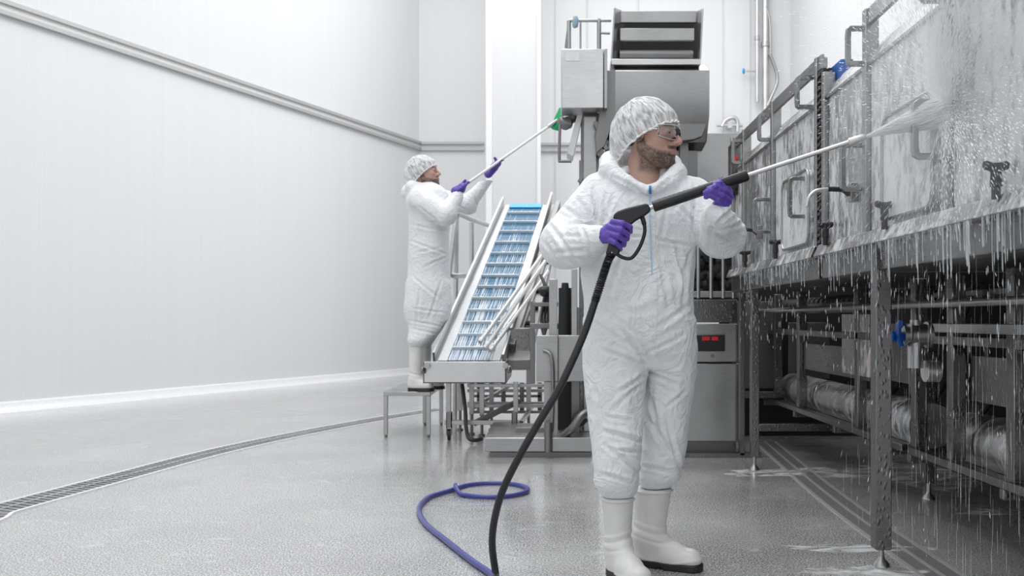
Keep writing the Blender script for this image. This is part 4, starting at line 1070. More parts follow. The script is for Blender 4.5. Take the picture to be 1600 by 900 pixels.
# side plates of the interior
def plate(root, pxa, pya, pxb, pyb, X, mat, name='side_plate', t=.02):
    """vertical plate lying in the plane X between two photo columns; heights taken at its near end"""
    Ya = X*F/(pxa-CX); Yb = X*F/(pxb-CX); z1 = zy(pya, Yb); z0 = zy(pyb, Yb)
    m = MB(); m.box(X, X+t, min(Ya, Yb), max(Ya, Yb), z0, z1); return m.build(name, mat, root, .003)
plate(mach2, 1315, 490, 1358, 590, XI-.02, 'steel_wet'); plate(mach2, 1256, 545, 1358, 596, XI+.0, 'steel_under')
plate(mach, 1505, 565, 1640, 650, XI+.04, 'steel_under'); plate(mach2, 1380, 505, 1420, 600, XI+.04, 'steel_under')
MB().box(XI-.06, XI+.02, 2.2, 4.10, .915, .955).build('flange_bar', 'steel', mach, .003)
plate(mach, 1460, 440, 1700, 452, XI+.08, 'steel_under'); plate(mach2, 1170, 500, 1215, 640, XI+.3, 'steel_under'); plate(mach2, 1256, 470, 1345, 488, XI+.1, 'steel_dark')
# dark rollers row behind the flange
for k in range(9):
    m = MB(); y = 2.35+.19*k; m.cyl((XI+.25, y, .72), (XI+.25, y, .90), .05, 14); m.build('drive_unit', 'dark', mach)
# cables and small pipes
for k in range(7):
    m = MB(); y = 2.4+.6*k; m.tube(smooth_path([(XI+.5, y, 1.15), (XI+.45, y+.1, .9), (XI+.5, y+.25, .7), (XI+.4, y+.4, .45)], 5), .018, 8); m.build('cable', 'rubber', mach if y < 4.3 else mach2)
# blue valve with hose
vv = thing('drain_valve', 'stainless pipe valve with blue handle and pale hose under the wet machine', 'valve', tuple(P(1410, 525, 3.75)))
Yv = 3.75
m = MB(); m.tube([P(1408, 523, Yv), P(1412, 523, Yv), P(1413, 523, Yv), P(1420, 523, Yv), P(1421, 523, Yv), P(1446, 523, Yv), P(1447, 523, Yv), P(1452, 523, Yv)], [.05, .05, .035, .035, .045, .045, .055, .055], 20); m.build('valve_body', 'steel', vv)
m = MB(); m.cyl(P(1430, 523, Yv), P(1430, 575, Yv), .032, 16); m.cyl(P(1430, 500, Yv), P(1430, 523, Yv), .022, 16); m.build('pipe', 'steel', vv)
m = MB(); m.cyl(P(1445, 580, Yv), P(1466, 580, Yv), .045, 20); m.build('sight_glass', 'steel_bright', vv)
m = MB(); m.tube(smooth_path([P(1408, 540, Yv-.05), P(1404, 525, Yv-.06), P(1404, 512, Yv-.06), P(1409, 503, Yv-.06)], 4), [.012]*9+[.016]*4, 10); m.cyl(P(1390, 526, Yv-.05), P(1410, 526, Yv-.02), .022, 16); lab(m.build('valve_handle', 'blue_plastic', vv), 'blue valve handle')
m = MB(); m.tube(smooth_path([P(1390, 526, Yv-.05), P(1375, 531, Yv-.08), P(1364, 545, Yv-.1), P(1361, 565, Yv-.1), P(1366, 590, Yv-.1), P(1368, 625, Yv-.1)], 6), .011, 10); m.build('hose', 'pink_hose', vv)

# ---------------------------------------------------------------- steel screen, cabinet and grate left of the wet machine
m = MB(); a = P(1056, 208, 6.9); b = P(1170, 470, 6.9); m.box(a.x, b.x, 6.9, 6.93, b.z, a.z)
tag(m.build('steel_screen', 'steel', None, .004), 'plain upright stainless screen panel behind the foreground worker', 'panel')
cab = thing('control_cabinet', 'grey stainless floor cabinet with a small red lit display window', 'cabinet', (1.0, 6.5, 0))
def pbox(m, x0, y0, x1, y1, Y, dep):
    a = P(x0, y0, Y); b = P(x1, y1, Y); m.box(a.x, b.x, Y, Y+dep, b.z, a.z); return m
pbox(MB(), 1000, 568, 1156, 690, 6.4, .5).build('lower_door', 'steel', cab, .006)
pbox(MB(), 1000, 506, 1153, 566, 6.4, .5).build('upper_panel', 'steel', cab, .006)
pbox(MB(), 1004, 690, 1150, 712, 6.46, .44).build('plinth', 'steel_dark', cab)
pbox(MB(), 1088, 523, 1133, 549, 6.385, .03).build('display_window', 'black', cab, .006)
pbox(MB(), 1097, 526, 1109, 532, 6.380, .02).build('indicator', 'red', cab); pbox(MB(), 1112, 526, 1122, 532, 6.380, .02).build('indicator', 'red', cab)
m = MB(); p = P(1113, 556, 6.4); m.cyl(p+Vector((0, .01, 0)), p-Vector((0, .012, 0)), .013, 14); m.build('lock', 'steel_dark', cab)
pbox(MB(), 1040, 468, 1152, 504, 6.48, .3).build('top_tray', 'steel_under', cab, .004)
gr = thing('bar_grate', 'row of upright steel bars in front of dark machinery behind the worker', 'grate', tuple(P(1110, 465, 6.5)))
for px in (1091, 1111, 1130, 1146, 1072): MB().cyl(P(px, 375, 6.5), P(px, 466, 6.5), .014, 12).build('bar', 'steel', gr)
pbox(MB(), 1040, 455, 1156, 465, 6.5, .05).build('lower_rail', 'steel', gr, .003)
pbox(MB(), 1040, 325, 1160, 335, 6.5, .05).build('upper_rail', 'steel', gr, .003)
m = MB(); pbox(m, 1040, 330, 1165, 470, 6.75, .1)
for k in range(40):
    m.blob(P(1075+RNG.random()*80, 380+RNG.random()*75, 6.72), .04+.02*RNG.random(), k, 8)
lab(m.build('dark_backing', 'dark', gr), 'dark lumpy machinery behind the bars')
st = thing('post_stand', 'tall narrow steel posts between the cabinet and the wet machine', 'frame', (1.25, 6.2, 0))
for px, w in ((1160, 8), (1176, 5)): 
    m = MB(); pbox(m, px-w/2, 250 if px == 1160 else 450, px+w/2, 712, 6.3, .05); m.build('post', 'steel_under', st, .003)
pbox(MB(), 1004, 708, 1190, 716, 6.3, .05).build('foot_rail', 'steel_under', st)
es = thing('emergency_stop', 'small post box with red push button at the far end of the wet machine', 'switch', tuple(P(1150, 250, 6.2)))
pbox(MB(), 1142, 225, 1158, 300, 6.2, .10).build('switch_box', 'steel_under', es, .004)
m = MB(); p = P(1148, 249, 6.2); m.cyl(p, p-Vector((.015, .05, 0)), .022, 16); lab(m.build('push_button', 'red', es), 'red push button')
for dx in (-8, 2): MB().cyl(P(1152+dx, 215, 6.22), P(1152+dx, 230, 6.22), .014, 10).build('cable_gland', 'steel', es)
m = MB(); m.blob(P(1146, 290, 6.2), (.05, .04, .05), 4, 12); m.cyl(P(1130, 300, 6.2), P(1165, 300, 6.2), .02, 10); m.build('cable_knuckle', 'rubber', es)
# cross bars on the floor below the machine
MB().box(1.45, 2.55, 7.0, 7.05, .36, .41).build('floor_cross_bar', 'steel_under', mach2, .003)
MB().box(1.45, 2.5, 6.2, 6.25, .20, .25).build('floor_cross_bar', 'steel_under', mach2, .003)

# ---------------------------------------------------------------- hopper tower
tw_ = thing('hopper_tower', 'tall stainless hopper tower rising behind the foreground worker', 'machine', (.4, 6.9, 0))
YT = 6.6
hop = MB()
def hpoly(m, pts, Y0, Y1): m.prism([(P(x, y, YT).x, P(x, y, YT).z) for x, y in pts], 'y', Y0, Y1); return m
# lower bin: chamfered side profile, extruded along X
def xprism(m, prof, pa, pb): m.prism(prof, 'x', P(pa, 0, YT).x, P(pb, 0, YT).x); return m
z = lambda py: zy(py, YT)
prof = [(YT-.02, z(111)), (YT-.02, z(180)), (YT+.10, z(218)), (YT+.55, z(232)), (YT+.75, z(150)), (YT+.60, z(93)), (YT+.14, z(93))]
xprism(MB(), prof, 960, 1108).build('lower_bin', 'steel', tw_, .006)
m = MB(); hpoly(m, [(948, 111), (962, 111), (962, 178), (945, 228), (932, 240), (930, 215)], YT-.02, YT+.45); m.build('bin_cheek', 'steel_dark', tw_, .004)
hpoly(MB(), [(948, 235), (958, 178), (1108, 172), (1106, 190), (1098, 212), (1085, 217)], YT+.02, YT+.5).build('bin_outlet', 'steel_dark', tw_, .004)
# upper open hopper
m = MB(); m.quadslab([P(959, 12, YT+.05), P(972, 17, YT+.30), P(972, 92, YT+.30), P(954, 92, YT+.05)], (.012, 0, 0)); m.build('hopper_side', 'steel', tw_, .003)
m = MB(); m.quadslab([P(1097, 13, YT+.05), P(1086, 18, YT+.30), P(1082, 94, YT+.30), P(1093, 94, YT+.05)], (.012, 0, 0)); m.build('hopper_side', 'steel', tw_, .003)
pbox(MB(), 970, 17, 1088, 35, YT+.22, .03).build('cross_slat', 'steel', tw_, .003)
pbox(MB(), 969, 44, 1085, 63, YT+.14, .03).build('cross_slat', 'steel', tw_, .003)
pbox(MB(), 966, 34, 1086, 93, YT+.34, .06).build('hopper_back', 'dark', tw_)
MB().cyl(P(968, 86, YT+.2), P(1082, 86, YT+.2), .035, 20).build('roller', 'steel_dark', tw_)
pbox(MB(), 955, 92, 1095, 101, YT-.01, .2).build('hopper_lip', 'steel_bright', tw_, .003)
m = MB(); a = P(952, 235, YT+.15); b = P(1090, 330, YT+.15); m.box(a.x, b.x, YT+.15, YT+.3, b.z, a.z); m.build('lower_housing', 'steel_dark', tw_, .004)
for x0, x1, yt, mt in ((908, 936, 170, 'steel_dark'), (912, 932, 182, 'steel')):
    m = MB(); pbox(m, x0, yt, x1, 674, YT+.05 if mt == 'steel' else YT+.12, .07); m.build('tower_post', mt, tw_, .004)
pbox(MB(), 1062, 200, 1076, 712, YT+.12, .07).build('tower_post', 'steel_dark', tw_, .004)
m = MB(); m.bar(P(955, 200, YT+.1), P(905, 285, YT+.1), .05, .03); m.bar(P(930, 190, YT), P(948, 235, YT), .03, .03); m.build('diagonal_brace', 'steel_dark', tw_, .003)
for k, (x, y, r) in enumerate(((940, 172, .035), (943, 195, .03), (936, 210, .035), (945, 222, .025), (938, 238, .03))):
    m = MB(); m.cyl(P(x, y, YT), P(x, y, YT+.12), r, 14); m.build('pulley', 'steel_dark', tw_)
# slanted white guide plate beside the brush
m = MB(); m.quadslab([P(904, 170, YT+.1), P(913, 170, YT+.1), P(896, 245, YT+.1), P(886, 240, YT+.1)], (0, .2, 0)); m.build('chute_plate', 'steel_bright', tw_, .003)
m = MB(); m.blob(P(884, 192, YT+.15), (.06, .05, .05), 7, 14); m.blob(P(893, 180, YT+.2), (.05, .05, .06), 9, 14); m.build('motor', 'steel_dark', tw_)
# bent guard rod
m = MB(); m.tube(smooth_path([P(875, 195, YT), P(874, 230, YT), P(874, 250, YT), P(876, 252, YT), P(893, 252, YT)], 4), .011, 10); m.build('guard_rod', 'steel_dark', tw_)
cb = thing('control_box', 'square grey steel control box with paper label mounted high on the tower', 'box', tuple(P(912, 172, YT-.1)))
pbox(MB(), 877, 76, 943, 169, YT-.12, .25).build('box_body', 'steel_bright', cb, .006)
pbox(MB(), 944, 76, 949, 169, YT-.12, .25).build('box_door', 'steel', cb, .003)
pbox(MB(), 883, 82, 905, 95, YT-.124, .01).build('paper_label', 'label', cb)
rl = thing('tower_handrail', 'small tubular handrail on top behind the control box', 'handrail', tuple(P(910, 75, YT+.3)))
for px, yt in ((889, 33), (936, 30)): MB().cyl(P(px, yt, YT+.3), P(px, 82, YT+.3), .017, 12).build('post', 'steel', rl)
m = MB(); m.cyl(P(889, 32, YT+.3), P(955, 32, YT+.3), .013, 12); m.build('rail', 'steel', rl)
m = MB(); m.cyl(P(934, 51, YT+.3), P(953, 52, YT+.3), .011, 12); m.cyl(P(907, 33, YT+.35), P(907, 76, YT+.35), .008, 10); m.build('rail', 'steel', rl)
m = MB(); m.bar(P(889, 35, YT+.3), P(884, 75, YT+.3), .02, .012); m.build('stay', 'steel_dark', rl)
m = MB(); m.blob(P(899, 34, YT+.26), (.024, .03, .055), 5, 14); m.build('beacon', 'beacon', rl)
# base skid
sk = thing('base_skid', 'low stainless base skid on the wet floor left of the foreground worker', 'base frame', (.0, 6.4, 0))
YS = 6.3
pbox(MB(), 757, 684, 925, 706, YS, .9).build('skid_beam', 'steel', sk, .006)
pbox(MB(), 766, 706, 925, 716, YS+.06, .8).build('skid_foot', 'steel_dark', sk, .004)
for x0, y0, x1, y1, Y, dp, mt, nm in ((858, 436, 871, 524, YS+.25, .05, 'steel', 'upright'), (893, 420, 902, 524, YS+.25, .05, 'steel', 'upright'), (833, 472, 872, 479, YS+.5, .04, 'steel_dark', 'cross_bar'), (828, 505, 872, 514, YS+.5, .04, 'steel_dark', 'cross_bar'), (806, 668, 860, 684, YS+.3, .2, 'steel_dark', 'pump_base'), (893, 480, 906, 684, YS+.3, .05, 'steel_dark', 'upright'), (838, 524, 872, 596, YS+.08, .12, 'steel', 'gear_box'), (872, 524, 914, 596, YS+.14, .2, 'steel', 'gear_box'),
                                      (850, 596, 872, 684, YS+.12, .05, 'steel', 'upright'), (872, 596, 905, 684, YS+.45, .2, 'dark', 'motor_housing'), (905, 250, 912, 684, YS+.4, .05, 'steel_under', 'upright'), (828, 470, 836, 600, YS+.7, .06, 'steel_dark', 'upright')):
    pbox(MB(), x0, y0, x1, y1, Y, dp).build(nm, mt, sk, .004)
for px, y0_, y1_, r_ in ((883, 450, 524, .05), (886, 600, 684, .045)):
    m = MB(); m.tube([P(px, y0_-8, YS+.5), P(px, y0_, YS+.5), P(px, y0_+.1, YS+.5), P(px, (y0_+y1_)/2, YS+.5), P(px, y1_, YS+.5)], [r_*.5, r_*.6, r_, r_, r_*1.1], 20); m.build('motor', 'dark', sk)
for k in range(3):
    m = MB(); m.tube(smooth_path([P(845+k*4, 430+9*k, YS+.6), P(852+k*3, 455, YS+.5), P(846+k*5, 500, YS+.55), P(850, 524, YS+.45)], 5), .012, 8); m.build('cable', 'rubber', sk)
m = MB(); m.blob(P(852, 455, YS+.5), (.055, .05, .045), 8, 12); m.blob(P(905, 655, YS+.2), (.06, .05, .05), 12, 12); m.build('bearing_block', 'dark', sk)
m = MB(); m.tube(smooth_path([P(850, 548, YS+.05), P(862, 560, YS+.02), P(864, 620, YS), P(862, 675, YS-.015)], 6), .014, 10); m.tube([P(857, 660, YS-.03), P(857, 706, YS-.03)], .028, 14); m.build('drain_pipe', 'steel_dark', sk)
m = MB(); m.tube(smooth_path([P(880, 680, YS+.1), P(895, 668, YS+.05), P(908, 650, YS+.05), P(925, 640, YS+.1)], 5), .03, 12); m.build('pipe_bend', 'steel_dark', sk)

# ---------------------------------------------------------------- inclined belt conveyor
cv = thing('inclined_conveyor', 'inclined conveyor with wet blue slatted belt between white guides', 'conveyor', (-.6, 7.4, 0))
Yb, Yt = 7.12, 9.4
BL, BR, TL, TR = P(699, 563, Yb), P(768, 563, Yb), P(797, 320, Yt), P(848, 320, Yt)
nrmB = (BR-BL).cross(TL-BL).normalized()
if nrmB.z < 0: nrmB = -nrmB
def bl(u, v, w=0): return BL*(1-u)*(1-v)+BR*u*(1-v)+TL*(1-u)*v+TR*u*v+nrmB*w
me = bpy.data.meshes.new('belt'); vs = []; fs = []; NV = 120; uv = []
for i in range(NV+1):
    for j in range(9):
        v_ = i/NV; vs.append(bl(j/8, v_, .004*abs(math.sin(i*math.pi/4)))); uv.append((j/8, v_))
for i in range(NV):
    for j in range(8): fs.append((i*9+j, i*9+j+1, i*9+j+10, i*9+j+9))
n0 = len(vs); vs += [v_-nrmB*.03 for v_ in vs]
fs += [tuple(n0+i for i in f[::-1]) for f in fs]
me.from_pydata([tuple(v_) for v_ in vs], [], fs); me.update(); l = me.uv_layers.new(name='UVMap')
for p in me.polygons:
    for li, vi in zip(p.loop_indices, p.vertices): l.data[li].uv = uv[vi % n0]
belt = bpy.data.objects.new('belt', me); COL.objects.link(belt); me.materials.append(M['belt']); belt.parent = cv; belt.matrix_parent_inverse = Matrix.Translation(-Vector(cv.location))
# cleats: rows in the photo
rowy = [332, 346, 361, 378, 395, 412, 430, 447, 465, 484, 503, 522, 543]
for y in rowy:
    # solve v for this image row
    lo_, hi_ = 0, 1
    for _ in range(30):
        md = (lo_+hi_)/2; p = bl(.5, md, .02); yy = CY-(p.z-H)*F/p.y
        if yy > y: lo_ = md
        else: hi_ = md
    v_ = lo_; m = MB(); m.bar(bl(.01, v_, .014), bl(.99, v_, .014), .012, .028, up=tuple(nrmB)); m.build('cleat', 'belt_cleat', cv, .002)
    if y > 330:
        f = MB(); nn = int(6+14*RNG.random())
        for k in range(nn):
            uu = min(.96, max(.04, RNG.normal(.5, .22))); f.blob(bl(uu, v_+.004+.004*RNG.random(), .012), (.014+.012*RNG.random(), .012, .010), int(k+y), 7)
        o = f.build('suds', 'foam_lump', cv); o['kind'] = 'stuff'
m = MB(); m.bar(bl(.02, .985, .01), bl(.98, .985, .01), .09, .012, up=tuple(nrmB)); lab(m.build('belt_end', 'sky_blue', cv), 'bright blue top end of the belt')
def guide(a0, a1, b0, b1, w, name, mat):
    m = MB(); m.quadslab([a0, a1, b1, b0], nrmB*-.04); return m.build(name, mat, cv, .003)
guide(P(684, 563, Yb), P(699, 563, Yb), P(790, 320, Yt), P(797, 320, Yt), 0, 'side_guide', 'white_guide')
guide(P(768, 563, Yb), P(781, 563, Yb), P(848, 320, Yt), P(857, 320, Yt), 0, 'side_guide', 'white_guide')
m = MB(); m.bar(P(678, 560, Yb), P(786, 316, Yt), .02, .12, up=tuple(nrmB)); m.build('side_rail', 'steel_bright', cv, .003)
m = MB(); m.bar(P(786, 563, Yb), P(862, 308, Yt), .02, .12, up=tuple(nrmB)); m.build('side_rail', 'steel_bright', cv, .003)
m = MB(); m.bar(P(800, 545, Yb+.2), P(872, 320, Yt), .05, .10, up=tuple(nrmB)); m.build('drive_beam', 'steel_dark', cv, .003)
m = MB(); m.bar(P(812, 520, Yb+.4), P(878, 330, Yt), .05, .05, up=tuple(nrmB)); m.build('drive_beam', 'steel_dark', cv, .003)
Yq = 7.0
tr = pbox(MB(), 661, 565, 791, 599, Yq, .02).build('catch_tray', 'steel_bright', cv, .004)
m = MB(); a = P(661, 599, Yq); b = P(791, 565, Yq); m.box(b.x-.012, b.x, Yq, Yq+1.0, a.z, b.z); m.box(a.x, a.x+.012, Yq, Yq+.3, a.z, b.z); m.box(a.x, b.x, Yq, Yq+.9, a.z, a.z+.012); m.build('tray_side', 'steel_dark', cv, .003)
m = MB(); m.box(P(792, 560, Yq+.35).x, P(835, 560, Yq+.35).x, Yq+.35, Yq+.9, P(0, 572, Yq+.35).z, P(0, 512, Yq+.35).z); m.build('drive_housing', 'steel_under', cv, .01)
m = MB(); m.quadslab([P(792, 563, Yb+.12), P(828, 563, Yb+.12), P(878, 325, Yt+.1), P(862, 318, Yt+.1)], nrmB*-.10); m.build('chain_guard', 'steel_dark', cv, .004)
for k_ in range(9):
    f_ = .08+.1*k_; MB().cyl(P(808, 556, Yb+.1).lerp(P(868, 326, Yt+.08), f_), P(824, 556, Yb+.1).lerp(P(876, 330, Yt+.08), f_), .022, 12).build('carry_roller', 'dark', cv)
for px, py in ((668, 571), (790, 571)):
    p = P(px, py, Yq); MB().cyl(p-Vector((0, .05, 0)), p+Vector((0, .02, 0)), .022, 14).build('bolt', 'steel', cv)
for px, py in ((662, 578), (796, 577)):
    p = P(px, py, Yq); m = MB(); m.blob(p, (.022, .05, .035), 3, 12); m.build('tensioner', 'steel_dark', cv)
# trolley beneath
tl = thing('conveyor_trolley', 'tubular steel trolley frame on castors under the conveyor tray', 'trolley', (-.5, 7.3, 0))
for px, Y in ((701, 7.25), (806, 7.25), (719, 7.9), (737, 7.6), (753, 7.5), (826, 7.7), (768, 7.9)):
    a = P(px, 600, Y); zb = .22 if px in (701, 806) else .17
    m = MB(); m.box(a.x-.020, a.x+.020, Y-.02, Y+.02, zb, .47 if px != 826 else .75); m.build('leg', 'steel', tl, .003)
pbox(MB(), 694, 657, 812, 664, 7.23, .04).build('lower_bar', 'steel', tl, .003)
for y, Y in ((600, 7.35), (632, 7.6), (628, 7.9), (608, 8.2)): pbox(MB(), 730, y, 850, y+5, Y, .03).build('cross_bar', 'steel', tl, .002)
for px, Y in ((745, 8.3), (783, 8.2), (812, 8.0), (840, 8.3)): pbox(MB(), px, 598, px+7, 645, Y, .04).build('leg', 'steel_under', tl, .002)
for y, Y in ((617, 8.3), (642, 7.75)): pbox(MB(), 735, y, 845, y+4, Y, .03).build('cross_bar', 'steel_dark', tl, .002)
m = MB(); m.bar(P(740, 662, 7.3), P(812, 626, 7.4), .04, .045); m.build('drive_arm', 'steel_dark', tl, .004)
m = MB(); m.bar(P(735, 640, 7.9), P(800, 600, 8.2), .03, .03); m.bar(P(815, 660, 7.3), P(835, 630, 8.0), .03, .03); m.build('diagonal_bar', 'steel', tl, .003)
for px in (702, 804):
    p = P(px, 680, 7.25); m = MB(); m.cyl((p.x-.012, 7.25, .045), (p.x+.012, 7.25, .045), .045, 20); c = m.build('castor', 'rubber', tl)
    m = MB(); m.box(p.x-.022, p.x-.016, 7.22, 7.28, .04, .22); m.box(p.x+.016, p.x+.022, 7.22, 7.28, .04, .22); m.box(p.x-.022, p.x+.022, 7.22, 7.28, .10, .23); m.build('castor_fork', 'steel_dark', c)
for px, Y in ((719, 7.9), (737, 7.6), (753, 7.5), (768, 7.9), (826, 7.7)):
    a = P(px, 600, Y); m = MB(); m.cyl((a.x, Y, .001), (a.x, Y, .18), .013, 10); m.cyl((a.x, Y, .001), (a.x, Y, .014), .028, 14); m.build('foot', 'steel_dark', tl)
m = MB(); m.tube(smooth_path([P(722, 600, 7.2), P(727, 640, 7.15), P(728, 665, 7.1), P(732, 684, 7.0), P(742, 688, 7.0), P(752, 686, 7.1)], 5), .016, 10)
tag(m.build('power_cable', 'rubber'), 'black cable looping down to the floor under the conveyor', 'cable')
# bundle of foamy tubes leaning across the belt
tb = [((757, 545), (852, 408)), ((766, 548), (856, 424)), ((750, 535), (846, 400))]
for i, (a, b) in enumerate(tb):
    m = MB(); A_ = P(*a, 7.02); B_ = P(*b, 8.0-.05*i); m.cyl(A_, B_, .018, 14)
    o = m.build('support_tube', 'steel_bright')
    tag(o, ['middle wet steel tube of the three leaning across the blue belt', 'lowest wet steel tube of the three leaning across the blue belt', 'topmost wet steel tube of the three leaning across the blue belt'][i], 'tube', 'tubes leaning across the belt')
    f = MB()
    for k in range(10): f.blob(A_.lerp(B_, .01+.035*k*RNG.random())+Vector((0, 0, .012)), (.018, .015, .013), k+i*20, 7)
    q_ = f.build('suds', 'foam_lump', o); q_['kind'] = 'stuff'
# stair handrail behind the conveyor
hr = thing('stair_handrail', 'bent tubular steel handrail standing between the worker on the stool and the belt', 'handrail', tuple(P(710, 520, 8.3)))
m = MB(); m.tube(smooth_path([P(763, 352, 9.6), P(735, 342, 8.9), P(718, 335, 8.4), P(713, 342, 8.35), P(703, 420, 8.3), P(703, 428, 8.3), P(712, 431, 8.35), P(735, 430, 8.6)], 6), .024, 14); m.build('rail', 'steel_bright', hr)
for a, b, Y, Y2 in (((713, 345), (711, 660), 8.4, 8.4), ((737, 348), (737, 560), 8.9, 8.9)): MB().cyl(P(*a, Y), P(b[0], b[1], Y2) if Y < 8.5 else Vector((P(737, 348, Y).x, Y, 0)), .024, 14).build('post', 'steel_bright', hr)
# step stool
ss = thing('step_stool', 'low square steel step stool the brushing worker stands on', 'stool', (-1.15, 7.85, 0))
x0, x1, y0, y1, zt = -1.375, -.985, 7.40, 8.30, .378
MB().box(x0, x1, y0, y1, zt-.035, zt).build('step', 'steel', ss, .004)
for (x, y) in ((x0+.018, y0+.018), (x1-.018, y0+.018), (x0+.22, y1-.02), (x1-.018, y1-.018)):
    m = MB(); m.box(x-.017, x+.017, y-.017, y+.017, .02, zt-.035); l = m.build('leg', 'steel', ss, .003)
    m = MB(); m.cyl((x, y, .0005), (x, y, .022), .014, 12); m.build('foot', 'steel_dark', l)

# blue hose on the floor
bh = [G(770, 905), G(735, 880), G(695, 848), G(668, 826), G(656, 808), G(656, 795), G(668, 782), G(686, 775), G(702, 770.5)]
bh = [Vector((p.x, p.y, .014)) for p in bh]; bh = [bh[0]+Vector((.25, -.6, 0)), bh[0]+Vector((.06, -.2, 0))]+bh
c0 = G(768, 769); 
for k in range(2, 21):
    t = math.pi-2*math.pi*k/20; bh.append(Vector((c0.x+.205*math.cos(t), c0.y+.205*math.sin(t), .014+(.026 if k >= 19 else 0))))
m = MB(); m.tube(smooth_path(bh, 6), .0125, 14); tag(m.build('water_hose', 'blue_hose'), 'dark blue hose lying on the wet floor with one round loop', 'hose')

# ---------------------------------------------------------------- water, suds and spray
def mat_suds():
    m, nt, b = new_mat('thin_suds'); b.inputs['Base Color'].default_value = (.85, .86, .87, 1); b.inputs['Roughness'].default_value = .3
    nz = node(nt, 'ShaderNodeTexNoise'); nz.inputs['Scale'].default_value = 7; nz.inputs['Detail'].default_value = 7; nz.inputs['Distortion'].default_value = .8
    nt.links.new(geo(nt, (1, 1.6, 1)), nz.inputs['Vector']); a = ramp(nt, nz.outputs[0], [(.40, g3(0)), (.62, g3(.85))])
    tr = node(nt, 'ShaderNodeBsdfTransparent'); ms = node(nt, 'ShaderNodeMixShader')
    nt.links.new(a, ms.inputs[0]); nt.links.new(tr.outputs[0], ms.inputs[1]); nt.links.new(b.outputs[0], ms.inputs[2])
    nt.links.new(ms.outputs[0], nt.nodes['Material Output'].inputs[0]); return m
M['puddle'] = mat_suds()
def foam_patch(cx, cy, rx, ry, label, seed, n=60, rot=0):
    c = G(cx, cy); vs = [Vector((c.x, c.y, .005))]; fs = []
    for k in range(n):
        t = 2*math.pi*k/n; w = 1+.5*mn.noise(Vector((math.cos(t)*1.6, math.sin(t)*1.6, seed*7)))+.25*mn.noise(Vector((math.cos(t)*6, math.sin(t)*6, seed)))
        x, y = rx*w*math.cos(t), ry*w*math.sin(t); vs.append(Vector((c.x+x*math.cos(rot)-y*math.sin(rot), c.y+x*math.sin(rot)+y*math.cos(rot), .0012)))
    for k in range(n): fs.append((0, 1+k, 1+(k+1) % n))
    m = MB(); m.add(vs, fs); o = m.build('foam_puddle', 'puddle'); tag(o, label, 'foam', None, 'stuff')
foam_patch(1180, 737, .12, .07, 'suds around the foot of the slim far leg', 1); foam_patch(1290, 738, .55, .20, 'pale suds spread on the floor beyond the near leg', 2); foam_patch(1440, 742, .5, .38, 'wide suds puddle under the wet machine', 3, rot=-.3)
foam_patch(1375, 893, .28, .08, 'suds around the foot of the nearest leg', 4); foam_patch(1345, 857, .32, .06, 'thin line of suds left of the nearest leg', 5); foam_patch(1500, 680, .25, .12, 'suds under the inner rail of the wet machine', 6); foam_patch(1560, 800, .25, .08, 'small streak of suds near the right edge', 8)
def drips(ya, yb, n, root, x0=XM-.05, zt=1.268, lmax=.16, name='dripping_water'):
    m = MB()
    for k in range(n):
        y = ya+(yb-ya)*RNG.random(); L = .015+lmax*RNG.random()**3; x = x0+.05*RNG.random()**2; z0 = zt
        r = .0008+.0013*RNG.random(); m.tube([(x, y, z0+.004), (x, y, z0-L*.5), (x+.002, y, z0-L*.94), (x+.002, y, z0-L)], [r*1.6, r*.8, r*1.4, r*.3], 5)
        if RNG.random() < .7:
            zz = z0-L-.01-.35*RNG.random(); m.tube([(x, y, zz), (x, y, zz-.012), (x, y, zz-.03*(.4+RNG.random()))], [.0006, .0018, .0005], 5)
    o = m.build(name, 'drip'); return o
tag(drips(1.8, 4.2, 260, mach), 'water running off the lower ledge of the nearer machine half', 'water', None, 'stuff')
tag(drips(4.3, 5.9, 150, mach2, lmax=.12), 'water running off the lower ledge of the farther machine half', 'water', None, 'stuff')
m = MB()
for k in range(600):
    y = 1.9+2.2*RNG.random()**.8; x = XM+.0+.45*RNG.random(); zz = .05+1.1*RNG.random(); L = .03+.14*RNG.random(); r = .0004+.0004*RNG.random()
    m.tube([(x, y, zz+L), (x, y, zz+L*.3), (x, y, zz)], [r*.3, r, r*.4], 4)
tag(m.build('falling_water', 'drip'), 'falling streaks of water under the nearer half of the wet machine', 'water', None, 'stuff')
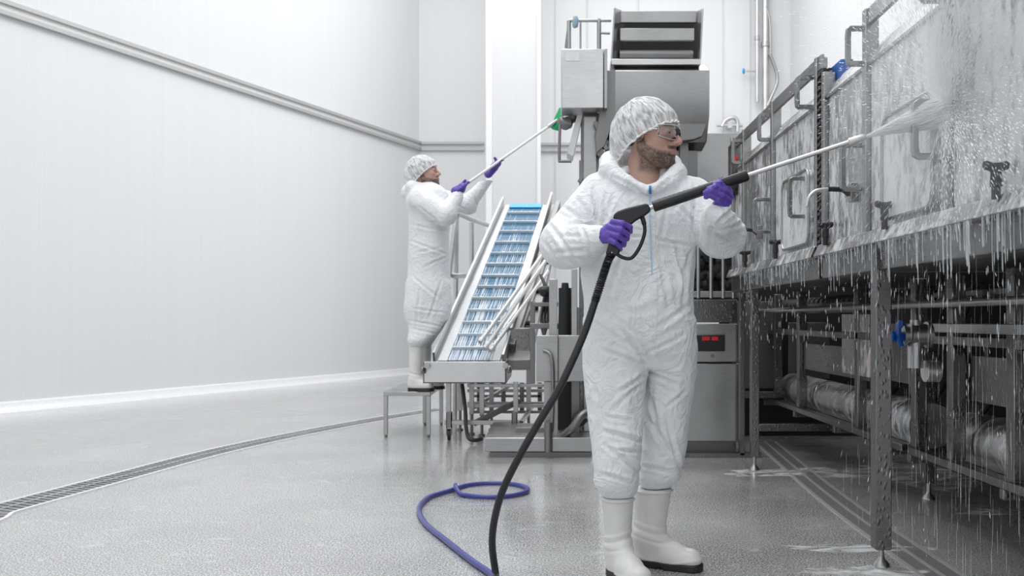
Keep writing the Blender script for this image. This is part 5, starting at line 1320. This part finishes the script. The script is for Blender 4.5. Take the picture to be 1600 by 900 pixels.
# jet and burst
T0 = tip+dn*.02; I0 = P(1478, 172, 2.93)
ax = (I0-T0); Lj = ax.length; axn = ax.normalized()
M['jet'] = mat_mist('jet_mist', 22, 14, .3, .6)
M['burst'] = mat_mist('burst_mist', 1.3, 9, .36, .66, tuple(I0+Vector((.0, -.25, .05))), .85)
m = MB(); m.tube([T0, T0+axn*Lj*.3, T0+axn*Lj*.65, T0+axn*Lj*.98], [.006, .018, .034, .052], 20); tag(m.build('water_jet', 'jet'), 'white cone of water shooting from the lance nozzle onto the machine', 'water', None, 'stuff')
m = MB(); m.blob(I0+Vector((-.16, -.35, .06)), (.19, .85, .62), 11, 24)
for i, v_ in enumerate(m.v): m.v[i] = (min(v_[0], XM-.03), v_[1], v_[2])
tag(m.build('spray_cloud', 'burst'), 'cloud of fine spray bursting off the machine panel at upper right', 'water', None, 'stuff')
m = MB()
def streak(p, d, L, r):
    u = d.cross(Vector((0, 0, 1)) if abs(d.z) < .9 else Vector((1, 0, 0))).normalized(); w = d.cross(u)
    a = p-d*L*.5; b = p+d*L*.5; c = p+d*L*.1
    n0 = [a, b, c+u*r, c+w*r, c-u*r, c-w*r]; m.add(n0, [(0, 3, 2), (0, 4, 3), (0, 5, 4), (0, 2, 5), (1, 2, 3), (1, 3, 4), (1, 4, 5), (1, 5, 2)])
for k in range(26000):
    th = RNG.normal(.9, .9) if RNG.random() < .75 else RNG.random()*6.28
    # directions fan over the panel plane (mostly back towards the viewer and upwards), with some lift off it
    d = Vector((-.35*RNG.random()-.02, -math.cos(th-.35), math.sin(th-.35)+.15)).normalized()
    R_ = .04+1.15*RNG.random()**1.25; p = I0+d*R_+Vector((0, 0, -.18*R_*R_))
    if p.x > XM-.03: p.x = XM-.03
    if p.z < 1.28 and RNG.random() < .93: continue
    d2_ = (d+Vector((0, 0, -.36*R_))).normalized()
    streak(p, d2_, .008+.026*RNG.random(), (.0005+.0011*RNG.random()**3)*(.25+.75*p.y/2.9))
for k in range(6000):
    t = RNG.random()**.7; rr = .05*t*math.sqrt(RNG.random())*1.15; ph = RNG.random()*6.28
    u = axn.cross(Vector((0, 0, 1))).normalized(); w = axn.cross(u)
    streak(T0+axn*Lj*t+u*rr*math.cos(ph)+w*rr*math.sin(ph), axn, .035, .0011)
tag(m.build('spray_droplets', 'spray'), 'streaking droplets flying off the panel where the jet hits', 'water', None, 'stuff')
